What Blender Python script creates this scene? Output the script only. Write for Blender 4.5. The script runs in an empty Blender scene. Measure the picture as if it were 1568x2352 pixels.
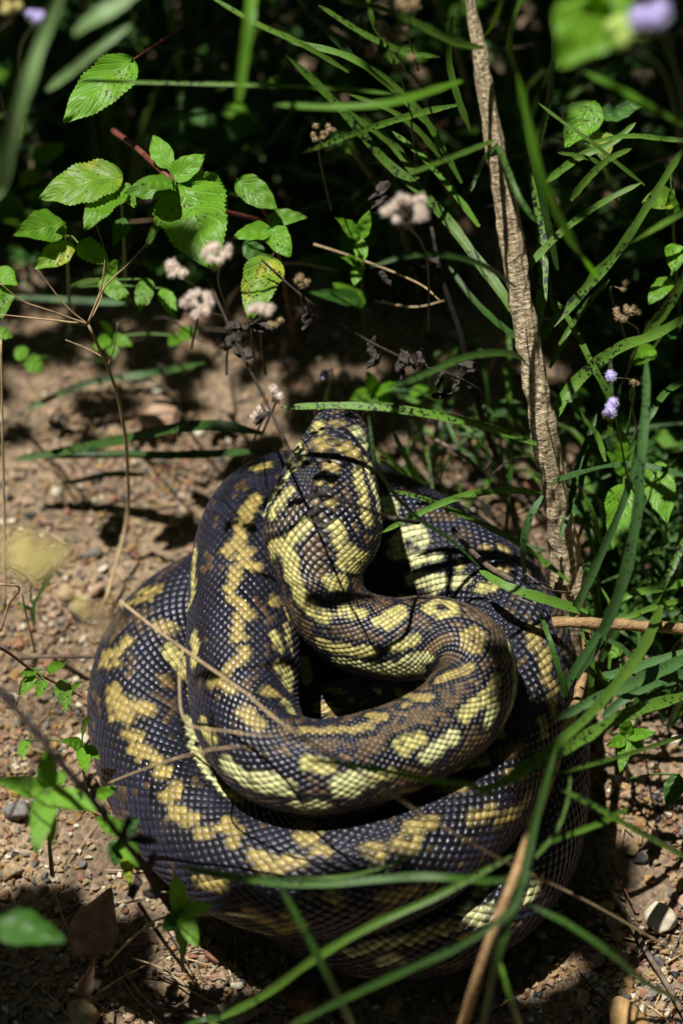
import bpy, math, random
import numpy as np
from mathutils import Vector, noise
from mathutils.bvhtree import BVHTree

# ------------------------------------------------------------------ camera, sky, sun, exposure
sc = bpy.context.scene
ELEV = math.radians(55)
DIST = 1.8
TGT = Vector((0, 0, 0.10))
VIEW = Vector((0, math.cos(ELEV), -math.sin(ELEV)))
UPV = Vector((0, math.sin(ELEV), math.cos(ELEV)))
CAMLOC = TGT - VIEW * DIST
W_AT = 0.42                       # metres across the frame at the target
FOCUS = DIST - 0.078
cam = bpy.data.cameras.new('camera')
cam.sensor_fit = 'HORIZONTAL'
cam.sensor_width = 24.0
cam.lens = 24.0 * DIST / W_AT
cam.clip_start = 0.02
cam.clip_end = 200
cam.dof.use_dof = True
cam.dof.focus_distance = FOCUS
cam.dof.aperture_fstop = 3.5
co = bpy.data.objects.new('camera', cam)
sc.collection.objects.link(co)
co.location = CAMLOC
co.rotation_euler = VIEW.to_track_quat('-Z', 'Y').to_euler()
sc.camera = co

SUN = Vector((-0.27, 0.16, 1.0)).normalized()
world = bpy.data.worlds.new('World')
sc.world = world
world.use_nodes = True
nt = world.node_tree
sky = nt.nodes.new('ShaderNodeTexSky')
sky.sky_type = 'NISHITA'
sky.sun_disc = False
sky.sun_elevation = math.asin(SUN.z)
sky.sun_rotation = math.atan2(SUN.x, SUN.y)
bg = nt.nodes['Background']
bg.inputs['Strength'].default_value = 0.05
nt.links.new(sky.outputs[0], bg.inputs[0])
sl = bpy.data.lights.new('sun', 'SUN')
sl.energy = 5.0
sl.angle = math.radians(0.5)
sl.color = (1.0, 0.955, 0.88)
so = bpy.data.objects.new('sun', sl)
sc.collection.objects.link(so)
so.rotation_euler = SUN.to_track_quat('Z', 'Y').to_euler()
so.location = SUN * 5
sc.view_settings.view_transform = 'Standard'
sc.view_settings.look = 'None'
sc.view_settings.exposure = 0.5
sc.view_settings.gamma = 1.0
sc.view_settings.use_curve_mapping = False
sc.cycles.use_denoising = True
sc.cycles.max_bounces = 6
sc.cycles.transparent_max_bounces = 6

# ------------------------------------------------------------------ helpers
rng = random.Random(11)
nrng = np.random.default_rng(5)
COL = sc.collection
U = W_AT / 1568.0                 # metres per photo unit (photo 1568 units wide)


def ray(px, py):
    """direction of a photo point (1568 x 2352 units)"""
    x = (px - 784) * U / DIST
    y = (1176 - py) * U / DIST
    return (Vector((1, 0, 0)) * x + UPV * y + VIEW)


def P(px, py, z):
    """point at height z"""
    d = ray(px, py)
    return CAMLOC + d * ((z - CAMLOC.z) / d.z)


def Q(px, py, d):
    """point d metres behind (+) or before (-) the plane of the snake's head"""
    return CAMLOC + ray(px, py) * (FOCUS + d)


def proj(p):
    r = Vector(p) - CAMLOC
    dz = r.dot(VIEW)
    return 784 + r.x / dz * DIST / U, 1176 - r.dot(UPV) / dz * DIST / U


def tag(o, label=None, cat=None, group=None, kind=None):
    if label: o['label'] = label
    if cat: o['category'] = cat
    if group: o['group'] = group
    if kind: o['kind'] = kind
    return o


def empty(name, loc):
    o = bpy.data.objects.new(name, None)
    o.empty_display_size = 0.01
    COL.objects.link(o)
    o.location = loc
    return o


def mesh_obj(name, verts, faces, mat, parent=None, smooth=True, uv=None, origin=None):
    """verts are world positions; origin is the object's own place"""
    me = bpy.data.meshes.new(name)
    off = Vector(origin) if origin is not None else Vector((0, 0, 0))
    if origin is not None:
        verts = [Vector(v) - off for v in verts]
    me.from_pydata([tuple(v) for v in verts], [], faces)
    if smooth:
        me.polygons.foreach_set('use_smooth', [True] * len(me.polygons))
    if uv is not None:
        ul = me.uv_layers.new(name='UVMap')
        li = np.empty(len(me.loops), dtype=np.int32)
        me.loops.foreach_get('vertex_index', li)
        ul.data.foreach_set('uv', np.asarray(uv, dtype=np.float32)[li].ravel())
    me.materials.append(mat)
    o = bpy.data.objects.new(name, me)
    COL.objects.link(o)
    if parent is not None:
        o.parent = parent
        o.location = off - parent.location
    else:
        o.location = off
    return o


def spline(pts, n):
    """Catmull-Rom through pts (lists of floats), n samples in all"""
    p = np.array([list(q) for q in pts], float)
    if len(p) == 2:
        t = np.linspace(0, 1, n)[:, None]
        return p[0] * (1 - t) + p[1] * t
    e = np.vstack([2 * p[0] - p[1], p, 2 * p[-1] - p[-2]])
    k = np.linalg.norm(np.diff(p[:, :3], axis=0), axis=1)
    cum = np.r_[0, np.cumsum(k)]
    out = []
    for s in np.linspace(0, cum[-1], n):
        i = min(max(int(np.searchsorted(cum, s, 'right')) - 1, 0), len(p) - 2)
        t = (s - cum[i]) / max(k[i], 1e-9)
        a, b, c, d = e[i], e[i + 1], e[i + 2], e[i + 3]
        out.append(0.5 * (2 * b + (c - a) * t + (2 * a - 5 * b + 4 * c - d) * t * t + (3 * b - a - 3 * c + d) * t ** 3))
    return np.array(out)


# ------------------------------------------------------------------ materials
MATS = {}


def new_mat(name):
    m = bpy.data.materials.new(name)
    m.use_nodes = True
    n = m.node_tree.nodes
    return m, n, m.node_tree.links, n['Principled BSDF']


def ramp(n, stops):
    r = n.new('ShaderNodeValToRGB')
    el = r.color_ramp.elements
    while len(el) < len(stops):
        el.new(0.5)
    for e, (pos, c) in zip(el, stops):
        e.position = pos
        e.color = (*c, 1)
    return r


def noise_node(n, l, scale, detail=4, coord=None, rough=0.55):
    t = n.new('ShaderNodeTexNoise')
    t.inputs['Scale'].default_value = scale
    t.inputs['Detail'].default_value = detail
    t.inputs['Roughness'].default_value = rough
    if coord is not None:
        l.new(coord, t.inputs['Vector'])
    return t


def mixc(n, l, fac, a, b, mode='MIX'):
    m = n.new('ShaderNodeMix')
    m.data_type = 'RGBA'
    m.blend_type = mode
    for s, v in ((0, fac), (6, a), (7, b)):
        if hasattr(v, 'is_output'):
            l.new(v, m.inputs[s])
        elif s == 0:
            m.inputs[0].default_value = v
        else:
            m.inputs[s].default_value = (*v, 1)
    return m.outputs[2]


def plain(name, c1, c2, scale=120, rough=0.7, bump=0.3, spec=0.3, bscale=None, bdist=0.001, objrand=0.0, c3=None):
    m, n, l, b = new_mat(name)
    tc = n.new('ShaderNodeTexCoord')
    t = noise_node(n, l, scale, 5, tc.outputs['Object'])
    stops = [(0.35, c1), (0.65, c2)] if c3 is None else [(0.3, c1), (0.52, c2), (0.7, c3)]
    r = ramp(n, stops)
    l.new(t.outputs[0], r.inputs[0])
    col = r.outputs[0]
    if objrand:
        oi = n.new('ShaderNodeObjectInfo')
        hs = n.new('ShaderNodeHueSaturation')
        mr = n.new('ShaderNodeMapRange')
        mr.inputs[3].default_value = 1 - objrand
        mr.inputs[4].default_value = 1 + objrand
        l.new(oi.outputs['Random'], mr.inputs[0])
        l.new(mr.outputs[0], hs.inputs['Value'])
        l.new(col, hs.inputs['Color'])
        col = hs.outputs[0]
    l.new(col, b.inputs['Base Color'])
    b.inputs['Roughness'].default_value = rough
    b.inputs['Specular IOR Level'].default_value = spec
    if bump:
        t2 = noise_node(n, l, bscale or scale * 3, 6, tc.outputs['Object'])
        bp = n.new('ShaderNodeBump')
        bp.inputs['Strength'].default_value = bump
        bp.inputs['Distance'].default_value = bdist
        l.new(t2.outputs[0], bp.inputs['Height'])
        l.new(bp.outputs[0], b.inputs['Normal'])
    MATS[name] = m
    return m


def foliage(name, base, tip, spots=None, vein=None, trans=0.3, rough=0.42, spot_scale=260, spot_at=0.6, spec=0.35, rnd=0.25, yellow=None):
    """thin green sheet: UV u runs along, v across (0..1, 0.5 = midrib)"""
    m, n, l, b = new_mat(name)
    tc = n.new('ShaderNodeTexCoord')
    sep = n.new('ShaderNodeSeparateXYZ')
    l.new(tc.outputs['UV'], sep.inputs[0])
    t = noise_node(n, l, 60, 4, tc.outputs['Object'])
    col = mixc(n, l, t.outputs[0], base, tip)
    oi = n.new('ShaderNodeObjectInfo')
    hs = n.new('ShaderNodeHueSaturation')
    mr = n.new('ShaderNodeMapRange')
    mr.inputs[3].default_value = 1 - rnd
    mr.inputs[4].default_value = 1 + rnd
    l.new(oi.outputs['Random'], mr.inputs[0])
    l.new(mr.outputs[0], hs.inputs['Value'])
    l.new(col, hs.inputs['Color'])
    col = hs.outputs[0]
    av = n.new('ShaderNodeMath'); av.operation = 'SUBTRACT'; av.inputs[1].default_value = 0.5
    l.new(sep.outputs[1], av.inputs[0])
    ab = n.new('ShaderNodeMath'); ab.operation = 'ABSOLUTE'
    l.new(av.outputs[0], ab.inputs[0])
    height = None
    if yellow is not None:
        ty = noise_node(n, l, 45, 3, tc.outputs['Object'])
        ry = ramp(n, [(0.55, (0, 0, 0)), (0.68, (1, 1, 1))])
        l.new(ty.outputs[0], ry.inputs[0])
        col = mixc(n, l, ry.outputs[0], col, yellow)
    if vein:
        # lateral veins slanting from the midrib
        k = n.new('ShaderNodeMath'); k.operation = 'MULTIPLY_ADD'
        l.new(ab.outputs[0], k.inputs[0]); k.inputs[1].default_value = -0.75
        l.new(sep.outputs[0], k.inputs[2])
        k2 = n.new('ShaderNodeMath'); k2.operation = 'MULTIPLY'; k2.inputs[1].default_value = vein
        l.new(k.outputs[0], k2.inputs[0])
        fr = n.new('ShaderNodeMath'); fr.operation = 'PINGPONG'; fr.inputs[1].default_value = 0.5
        l.new(k2.outputs[0], fr.inputs[0])
        rv = ramp(n, [(0.0, (1, 1, 1)), (0.16, (0, 0, 0))])
        l.new(fr.outputs[0], rv.inputs[0])
        rm = ramp(n, [(0.0, (1, 1, 1)), (0.035, (0, 0, 0))])
        l.new(ab.outputs[0], rm.inputs[0])
        mx = n.new('ShaderNodeMath'); mx.operation = 'MAXIMUM'
        l.new(rv.outputs[0], mx.inputs[0]); l.new(rm.outputs[0], mx.inputs[1])
        vf = n.new('ShaderNodeMath'); vf.operation = 'MULTIPLY'; vf.inputs[1].default_value = 0.35
        l.new(mx.outputs[0], vf.inputs[0])
        col = mixc(n, l, vf.outputs[0], col, tuple(min(1, c * 1.7 + 0.02) for c in tip))
        inv = n.new('ShaderNodeMath'); inv.operation = 'MULTIPLY'; inv.inputs[1].default_value = -1
        l.new(mx.outputs[0], inv.inputs[0])
        nb = noise_node(n, l, 900, 3, tc.outputs['Object'])
        ad = n.new('ShaderNodeMath'); ad.operation = 'MULTIPLY_ADD'; ad.inputs[1].default_value = 0.8
        l.new(nb.outputs[0], ad.inputs[0]); l.new(inv.outputs[0], ad.inputs[2])
        height = ad.outputs[0]
    else:
        # fine parallel ribs of a strap leaf
        w = n.new('ShaderNodeMath'); w.operation = 'MULTIPLY'; w.inputs[1].default_value = 44
        l.new(sep.outputs[1], w.inputs[0])
        s_ = n.new('ShaderNodeMath'); s_.operation = 'SINE'
        l.new(w.outputs[0], s_.inputs[0])
        height = s_.outputs[0]
    if spots is not None:
        ts = noise_node(n, l, spot_scale, 2, tc.outputs['Object'])
        big = noise_node(n, l, 22, 2, tc.outputs['Object'])
        ad2 = n.new('ShaderNodeMath'); ad2.operation = 'MULTIPLY_ADD'; ad2.inputs[1].default_value = 0.55
        l.new(big.outputs[0], ad2.inputs[0]); l.new(ts.outputs[0], ad2.inputs[2])
        rs = ramp(n, [(min(spot_at + 0.255, 0.98), (0, 0, 0)), (min(spot_at + 0.3, 0.99), (1, 1, 1))])
        l.new(ad2.outputs[0], rs.inputs[0])
        col = mixc(n, l, rs.outputs[0], col, spots)
    l.new(col, b.inputs['Base Color'])
    b.inputs['Roughness'].default_value = rough
    b.inputs['Specular IOR Level'].default_value = spec
    bp = n.new('ShaderNodeBump')
    bp.inputs['Strength'].default_value = 0.45 if vein else 0.2
    bp.inputs['Distance'].default_value = 0.0006
    l.new(height, bp.inputs['Height'])
    l.new(bp.outputs[0], b.inputs['Normal'])
    tr = n.new('ShaderNodeBsdfTranslucent')
    hs2 = n.new('ShaderNodeHueSaturation')
    hs2.inputs['Saturation'].default_value = 1.15
    hs2.inputs['Value'].default_value = 1.3
    l.new(col, hs2.inputs['Color'])
    l.new(hs2.outputs[0], tr.inputs['Color'])
    ms = n.new('ShaderNodeMixShader')
    ms.inputs[0].default_value = trans
    l.new(b.outputs[0], ms.inputs[1]); l.new(tr.outputs[0], ms.inputs[2])
    l.new(ms.outputs[0], n['Material Output'].inputs['Surface'])
    MATS[name] = m
    return m


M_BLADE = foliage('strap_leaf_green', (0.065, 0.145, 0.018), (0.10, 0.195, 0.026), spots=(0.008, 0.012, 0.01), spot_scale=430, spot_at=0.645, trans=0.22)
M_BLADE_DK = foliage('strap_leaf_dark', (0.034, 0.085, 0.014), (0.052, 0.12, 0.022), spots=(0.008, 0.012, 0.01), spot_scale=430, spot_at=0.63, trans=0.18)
M_BLADE_BLUE = foliage('strap_leaf_blue_green', (0.042, 0.11, 0.028), (0.07, 0.155, 0.045), spots=(0.008, 0.014, 0.012), spot_scale=430, spot_at=0.66, trans=0.15, rough=0.5)
M_BLADE_BR = foliage('strap_leaf_bright', (0.11, 0.29, 0.02), (0.16, 0.35, 0.035), trans=0.45)
M_BLADE_SPOT = foliage('strap_leaf_spotted', (0.075, 0.17, 0.02), (0.11, 0.22, 0.03), spots=(0.01, 0.014, 0.01), spot_scale=400, spot_at=0.60, trans=0.2)
M_BLADE_PALE = foliage('strap_leaf_pale', (0.17, 0.30, 0.11), (0.24, 0.37, 0.15), trans=0.3)
M_LEAF = foliage('weed_leaf', (0.08, 0.215, 0.010), (0.12, 0.28, 0.018), vein=9, spots=(0.05, 0.035, 0.01), spot_scale=500, spot_at=0.70, trans=0.3)
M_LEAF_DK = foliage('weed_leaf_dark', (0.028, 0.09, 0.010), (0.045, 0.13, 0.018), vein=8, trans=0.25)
M_LEAF_Y = foliage('weed_leaf_yellowing', (0.10, 0.24, 0.02), (0.16, 0.28, 0.02), vein=8, spots=(0.06, 0.04, 0.01), spot_scale=420, spot_at=0.67, trans=0.35, yellow=(0.42, 0.40, 0.03))
M_LEAF_SM = foliage('smooth_leaf', (0.12, 0.29, 0.022), (0.16, 0.34, 0.035), vein=5, trans=0.35, rough=0.5)
M_LEAF_BR = foliage('broad_leaf_bright', (0.17, 0.42, 0.02), (0.22, 0.48, 0.03), vein=5, trans=0.5)
M_DEADLEAF = plain('dead_leaf_brown', (0.20, 0.13, 0.085), (0.34, 0.235, 0.16), 90, 0.8, 0.5)
M_STRAW = plain('dry_straw', (0.30, 0.21, 0.11), (0.46, 0.35, 0.20), 150, 0.6, 0.3)
M_TWIG_DK = plain('dead_dark_twig', (0.018, 0.013, 0.010), (0.055, 0.042, 0.034), 300, 0.75, 0.8)
M_CRUMB = plain('shrivelled_leaf', (0.025, 0.021, 0.019), (0.095, 0.08, 0.07), 250, 0.9, 0.9)
M_TWIG_GY = plain('grey_brown_twig', (0.085, 0.06, 0.042), (0.20, 0.155, 0.115), 220, 0.75, 0.7)
M_TWIG_TAN = plain('tan_bark', (0.22, 0.13, 0.055), (0.38, 0.25, 0.12), 200, 0.7, 0.8, bdist=0.002)
M_REDSTEM = plain('reddish_stem', (0.10, 0.025, 0.02), (0.18, 0.06, 0.04), 200, 0.5, 0.2)
M_GSTEM = plain('green_stem', (0.06, 0.13, 0.02), (0.10, 0.17, 0.04), 200, 0.5, 0.2)
M_FLUFF = foliage('seed_fluff', (0.70, 0.62, 0.56), (0.88, 0.82, 0.76), trans=0.45, rough=0.9, spec=0.1, rnd=0.1)
M_FLUFF_TAN = plain('dry_floret_tan', (0.24, 0.17, 0.09), (0.45, 0.35, 0.2), 3, 0.9, 0.4, bscale=7, bdist=0.0008)
M_PURPLE = plain('purple_fluff', (0.36, 0.31, 0.62), (0.60, 0.55, 0.82), 3, 0.9, 0.4, bscale=7, bdist=0.0008)
M_BUD = plain('green_bud', (0.22, 0.34, 0.06), (0.36, 0.46, 0.12), 3, 0.6, 0.0)
M_YBUD = plain('yellow_seed', (0.36, 0.30, 0.10), (0.55, 0.48, 0.20), 3, 0.8, 0.0)
M_EYE = plain('snake_eye', (0.006, 0.005, 0.004), (0.02, 0.014, 0.006), 300, 0.05, 0, spec=0.6)


def bark_mat():
    m, n, l, b = new_mat('sapling_bark')
    tc = n.new('ShaderNodeTexCoord')
    mp = n.new('ShaderNodeMapping')
    mp.inputs['Scale'].default_value = (11, 190, 1)
    l.new(tc.outputs['UV'], mp.inputs[0])
    t = noise_node(n, l, 1.0, 5, mp.outputs[0], 0.6)
    mp2 = n.new('ShaderNodeMapping')
    mp2.inputs['Scale'].default_value = (26, 3.5, 1)
    l.new(tc.outputs['UV'], mp2.inputs[0])
    t2 = noise_node(n, l, 1.0, 4, mp2.outputs[0])
    big = noise_node(n, l, 28, 3, tc.outputs['Object'])
    r = ramp(n, [(0.30, (0.17, 0.125, 0.075)), (0.45, (0.42, 0.34, 0.215)), (0.60, (0.72, 0.63, 0.46))])
    l.new(t.outputs[0], r.inputs[0])
    r2 = ramp(n, [(0.3, (0.62, 0.57, 0.5)), (0.6, (1.2, 1.15, 1.08))])
    l.new(t2.outputs[0], r2.inputs[0])
    c = mixc(n, l, 1.0, r.outputs[0], r2.outputs[0], 'MULTIPLY')
    # olive green skin near the foot
    sep = n.new('ShaderNodeSeparateXYZ')
    l.new(tc.outputs['UV'], sep.inputs[0])
    rf = ramp(n, [(0.12, (1, 1, 1)), (0.24, (0, 0, 0))])
    l.new(sep.outputs[1], rf.inputs[0])
    rb = ramp(n, [(0.42, (0, 0, 0)), (0.55, (1, 1, 1))])
    l.new(big.outputs[0], rb.inputs[0])
    f = mixc(n, l, 1.0, rf.outputs[0], rb.outputs[0], 'MULTIPLY')
    c = mixc(n, l, f, c, (0.23, 0.15, 0.025))
    l.new(c, b.inputs['Base Color'])
    b.inputs['Roughness'].default_value = 0.75
    ad = n.new('ShaderNodeMath'); ad.operation = 'ADD'
    l.new(t.outputs[0], ad.inputs[0]); l.new(t2.outputs[0], ad.inputs[1])
    bp = n.new('ShaderNodeBump')
    bp.inputs['Strength'].default_value = 0.9
    bp.inputs['Distance'].default_value = 0.004
    l.new(ad.outputs[0], bp.inputs['Height'])
    l.new(bp.outputs[0], b.inputs['Normal'])
    return m


M_BARK = bark_mat()


def soil_mat():
    m, n, l, b = new_mat('gravelly_soil')
    tc = n.new('ShaderNodeTexCoord')
    t1 = noise_node(n, l, 14, 5, tc.outputs['Object'])
    t2 = noise_node(n, l, 160, 6, tc.outputs['Object'], 0.7)
    v = n.new('ShaderNodeTexVoronoi')
    v.inputs['Scale'].default_value = 330
    l.new(tc.outputs['Object'], v.inputs['Vector'])
    r1 = ramp(n, [(0.3, (0.115, 0.09, 0.068)), (0.55, (0.225, 0.18, 0.137)), (0.75, (0.34, 0.28, 0.22))])
    l.new(t1.outputs[0], r1.inputs[0])
    r2 = ramp(n, [(0.25, (0.5, 0.47, 0.44)), (0.7, (1.25, 1.2, 1.12))])
    l.new(t2.outputs[0], r2.inputs[0])
    c = mixc(n, l, 1.0, r1.outputs[0], r2.outputs[0], 'MULTIPLY')
    r3 = ramp(n, [(0.0, (0.35, 0.33, 0.3)), (0.35, (0.9, 0.85, 0.75)), (0.8, (1.5, 1.35, 1.1))])
    hs = n.new('ShaderNodeSeparateColor')
    l.new(v.outputs['Color'], hs.inputs[0])
    l.new(hs.outputs[0], r3.inputs[0])
    c = mixc(n, l, 0.6, c, r3.outputs[0], 'MULTIPLY')
    l.new(c, b.inputs['Base Color'])
    b.inputs['Roughness'].default_value = 0.9
    b.inputs['Specular IOR Level'].default_value = 0.2
    iv = n.new('ShaderNodeMath'); iv.operation = 'MULTIPLY'; iv.inputs[1].default_value = -1.0
    l.new(v.outputs['Distance'], iv.inputs[0])
    ad = n.new('ShaderNodeMath'); ad.operation = 'ADD'
    l.new(iv.outputs[0], ad.inputs[0]); l.new(t2.outputs[0], ad.inputs[1])
    bp = n.new('ShaderNodeBump')
    bp.inputs['Strength'].default_value = 0.8
    bp.inputs['Distance'].default_value = 0.002
    l.new(ad.outputs[0], bp.inputs['Height'])
    l.new(bp.outputs[0], b.inputs['Normal'])
    return m


M_SOIL = soil_mat()
ROCK = {
    'tan': plain('stone_tan', (0.24, 0.165, 0.085), (0.42, 0.32, 0.19), 160, 0.8, 0.7, objrand=0.25),
    'ochre': plain('stone_ochre', (0.27, 0.155, 0.055), (0.45, 0.30, 0.13), 160, 0.8, 0.7, objrand=0.25),
    'white': plain('stone_white', (0.42, 0.37, 0.27), (0.70, 0.64, 0.50), 140, 0.8, 0.6, objrand=0.12),
    'grey': plain('stone_grey', (0.10, 0.095, 0.09), (0.22, 0.205, 0.19), 160, 0.8, 0.7, objrand=0.25),
    'dark': plain('stone_dark', (0.018, 0.018, 0.02), (0.05, 0.05, 0.055), 160, 0.7, 0.7),
    'red': plain('stone_red_brown', (0.17, 0.075, 0.045), (0.33, 0.17, 0.11), 160, 0.8, 0.7, objrand=0.25),
    'pink': plain('stone_pinkish', (0.32, 0.20, 0.13), (0.46, 0.32, 0.23), 160, 0.8, 0.7, objrand=0.2),
}
ROCKU = {
    'tan': plain('loose_stone_tan', (0.24, 0.165, 0.085), (0.42, 0.32, 0.19), 2.4, 0.85, 0.8, bscale=5, bdist=.0012, objrand=0.25),
    'ochre': plain('loose_stone_ochre', (0.27, 0.155, 0.055), (0.45, 0.30, 0.13), 2.4, 0.85, 0.8, bscale=5, bdist=.0012, objrand=0.25),
    'white': plain('loose_stone_white', (0.42, 0.37, 0.27), (0.70, 0.64, 0.50), 2.2, 0.85, 0.8, bscale=5, bdist=.0012, objrand=0.12),
    'grey': plain('loose_stone_grey', (0.10, 0.095, 0.09), (0.22, 0.205, 0.19), 2.4, 0.85, 0.8, bscale=5, bdist=.0012, objrand=0.25),
    'dark': plain('loose_stone_dark', (0.018, 0.018, 0.02), (0.05, 0.05, 0.055), 2.4, 0.75, 0.8, bscale=5, bdist=.0012),
    'red': plain('loose_stone_red_brown', (0.17, 0.075, 0.045), (0.33, 0.17, 0.11), 2.4, 0.85, 0.8, bscale=5, bdist=.0012, objrand=0.25),
    'pink': plain('loose_stone_pinkish', (0.32, 0.20, 0.13), (0.46, 0.32, 0.23), 2.4, 0.85, 0.8, bscale=5, bdist=.0012, objrand=0.2),
}


# ------------------------------------------------------------------ ground
def gz(x, y):
    f = 1.0 / (1.0 + (x * x + y * y) * 0.2)
    h = noise.fractal((x * 5 + 3.1, y * 5 - 1.7, 0.4), 1.0, 2.0, 3) * 0.007
    h += noise.fractal((x * 38, y * 38, 2.2), 1.0, 2.0, 3) * 0.0022
    return h * f - 0.004


def axis(lo, hi, step):
    a = list(np.arange(lo, hi + 1e-6, step))
    g = step
    out_hi, out_lo = [], []
    v = a[-1]
    while v < 40:
        g *= 1.35
        v += g
        out_hi.append(v)
    g = step
    v = a[0]
    while v > -40:
        g *= 1.35
        v -= g
        out_lo.append(v)
    return out_lo[::-1] + a + out_hi


gx, gy = axis(-0.36, 0.36, 0.0045), axis(-0.46, 0.56, 0.0045)
nx, ny = len(gx), len(gy)
gv = [(x, y, gz(x, y)) for y in gy for x in gx]
gf = [(j * nx + i, j * nx + i + 1, (j + 1) * nx + i + 1, (j + 1) * nx + i) for j in range(ny - 1) for i in range(nx - 1)]
ground = mesh_obj('ground', gv, gf, M_SOIL)
tag(ground, 'brown gravelly soil under the snake', 'ground', kind='structure')

# ------------------------------------------------------------------ the snake
# centre line: photo x, photo y, height of the centre (m), radius (photo units), brown share
SN = [
    (778, 944, .168, 92, .45), (775, 1000, .176, 92, .45), (764, 1060, .180, 92, .45), (752, 1130, .179, 92, .5), (742, 1200, .175, 92, .6),
    (736, 1270, .168, 92, .7), (738, 1335, .160, 92, .7), (760, 1400, .152, 90, .7), (815, 1447, .147, 92, .65), (900, 1468, .146, 95, .6),
    (990, 1466, .147, 97, .7), (1062, 1494, .147, 98, .8), (1088, 1560, .143, 99, .85), (1052, 1638, .139, 101, .85), (960, 1700, .138, 103, .8),
    (840, 1744, .137, 106, .7), (720, 1762, .135, 108, .6), (620, 1732, .131, 113, .45), (568, 1650, .126, 120, .3), (558, 1540, .122, 126, .25),
    (560, 1430, .119, 127, .25), (565, 1320, .115, 125, .2), (576, 1245, .109, 122, .15), (606, 1185, .102, 120, .15), (668, 1155, .095, 120, .15),
    (770, 1160, .088, 122, .2), (885, 1210, .083, 124, .2), (1000, 1275, .081, 128, .3), (1100, 1352, .083, 130, .3), (1162, 1445, .085, 133, .35),
    (1178, 1550, .086, 135, .35), (1150, 1700, .086, 138, .35), (1070, 1838, .087, 140, .4), (950, 1948, .087, 142, .35), (800, 2008, .085, 143, .2),
    (650, 2006, .078, 143, .12), (510, 1945, .065, 143, .15), (402, 1820, .052, 143, .25), (350, 1670, .043, 142, .3), (358, 1550, .040, 142, .25),
    (408, 1462, .039, 141, .2), (500, 1400, .039, 140, .15), (640, 1350, .038, 138, .2), (790, 1310, .038, 137, .2), (930, 1318, .037, 136, .3),
    (1060, 1370, .037, 136, .3), (1160, 1470, .038, 136, .25), (1204, 1620, .038, 137, .2), (1212, 1780, .038, 138, .15), (1192, 1930, .038, 138, .1),
    (1120, 2040, .038, 138, .2), (1000, 2100, .038, 137, .25), (870, 2112, .037, 134, .2), (740, 2080, .036, 130, .15), (640, 1990, .035, 124, .1),
    (615, 1880, .034, 118, .1), (640, 1780, .036, 114, .1), (700, 1705, .046, 108, .1), (775, 1668, .055, 102, .1), (850, 1640, .046, 92, .1),
    (890, 1570, .034, 80, .15), (860, 1490, .026, 66, .2), (780, 1470, .020, 50, .2), (715, 1520, .015, 36, .2), (720, 1590, .010, 20, .2), (750, 1630, .006, 7, .2),
]
pts3 = []
for (x, y, z, r, b) in SN:
    p = P(x, y, z)
    dep = (p - CAMLOC).dot(VIEW)
    pts3.append((p.x, p.y, p.z, r * U * dep / DIST, b))
NS = 5200
CL = spline(pts3, NS)
C3 = CL[:, :3]
seg = np.linalg.norm(np.diff(C3, axis=0), axis=1)
S = np.r_[0, np.cumsum(seg)]
LEN = S[-1]
T = np.gradient(C3, S, axis=0)
k = 25
T = np.stack([np.convolve(np.pad(T[:, i], k, mode='edge'), np.ones(2 * k + 1) / (2 * k + 1), 'valid') for i in range(3)], 1)
T /= np.linalg.norm(T, axis=1)[:, None]
SIDE = np.cross(T, np.array([0, 0, 1.0]))
SIDE /= np.linalg.norm(SIDE, axis=1)[:, None]
DOR = np.cross(SIDE, T)
RAD = CL[:, 3].copy()
BRN = CL[:, 4]
# head: half widths and half heights (photo units) along the head
pneck = np.array(P(738, 1335, .160))
S_HEAD = S[np.argmin(np.linalg.norm(C3[:900] - pneck, axis=1))]
hu = U * (FOCUS / DIST)
hk = [0, .012, .04, .09, .16, .26, .38, .50, .60, .70, .80, .88, .95, 1.0]
hw = [8, 29, 44, 55, 66, 77, 93, 111, 126, 134, 133, 121, 103, 92]
hh = [6, 18, 28, 36, 42, 49, 57, 64, 69, 72, 73, 73, 76, 84]
WID = RAD * 1.02
HEI = RAD * 0.96
f = S / S_HEAD
m = f <= 1.0
WID[m] = np.interp(f[m], hk, hw) * hu
HEI[m] = np.interp(f[m], hk, hh) * hu
EXPO = np.where(m, 0.86, 1.0)     # a flatter crown on the head


def surf(s, th, h):
    """points on the body: arc length s, angle th from the back, height h above the skin"""
    ix = lambda a: np.stack([np.interp(s, S, a[:, i]) for i in range(3)], -1)
    c, si, do = ix(C3), ix(SIDE), ix(DOR)
    w, hgt = np.interp(s, S, WID), np.interp(s, S, HEI)
    ex = np.interp(s, S, EXPO)
    cs, sn = np.cos(th), np.sin(th)
    a = np.sign(cs) * np.abs(cs) ** ex
    bb = np.sign(sn) * np.abs(sn) ** ex
    nrm = do * (cs / hgt)[..., None] + si * (sn / w)[..., None]
    nrm /= np.linalg.norm(nrm, axis=-1)[..., None]
    return c + do * (a * hgt)[..., None] + si * (bb * w)[..., None] + nrm * np.asarray(h)[..., None], nrm


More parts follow.
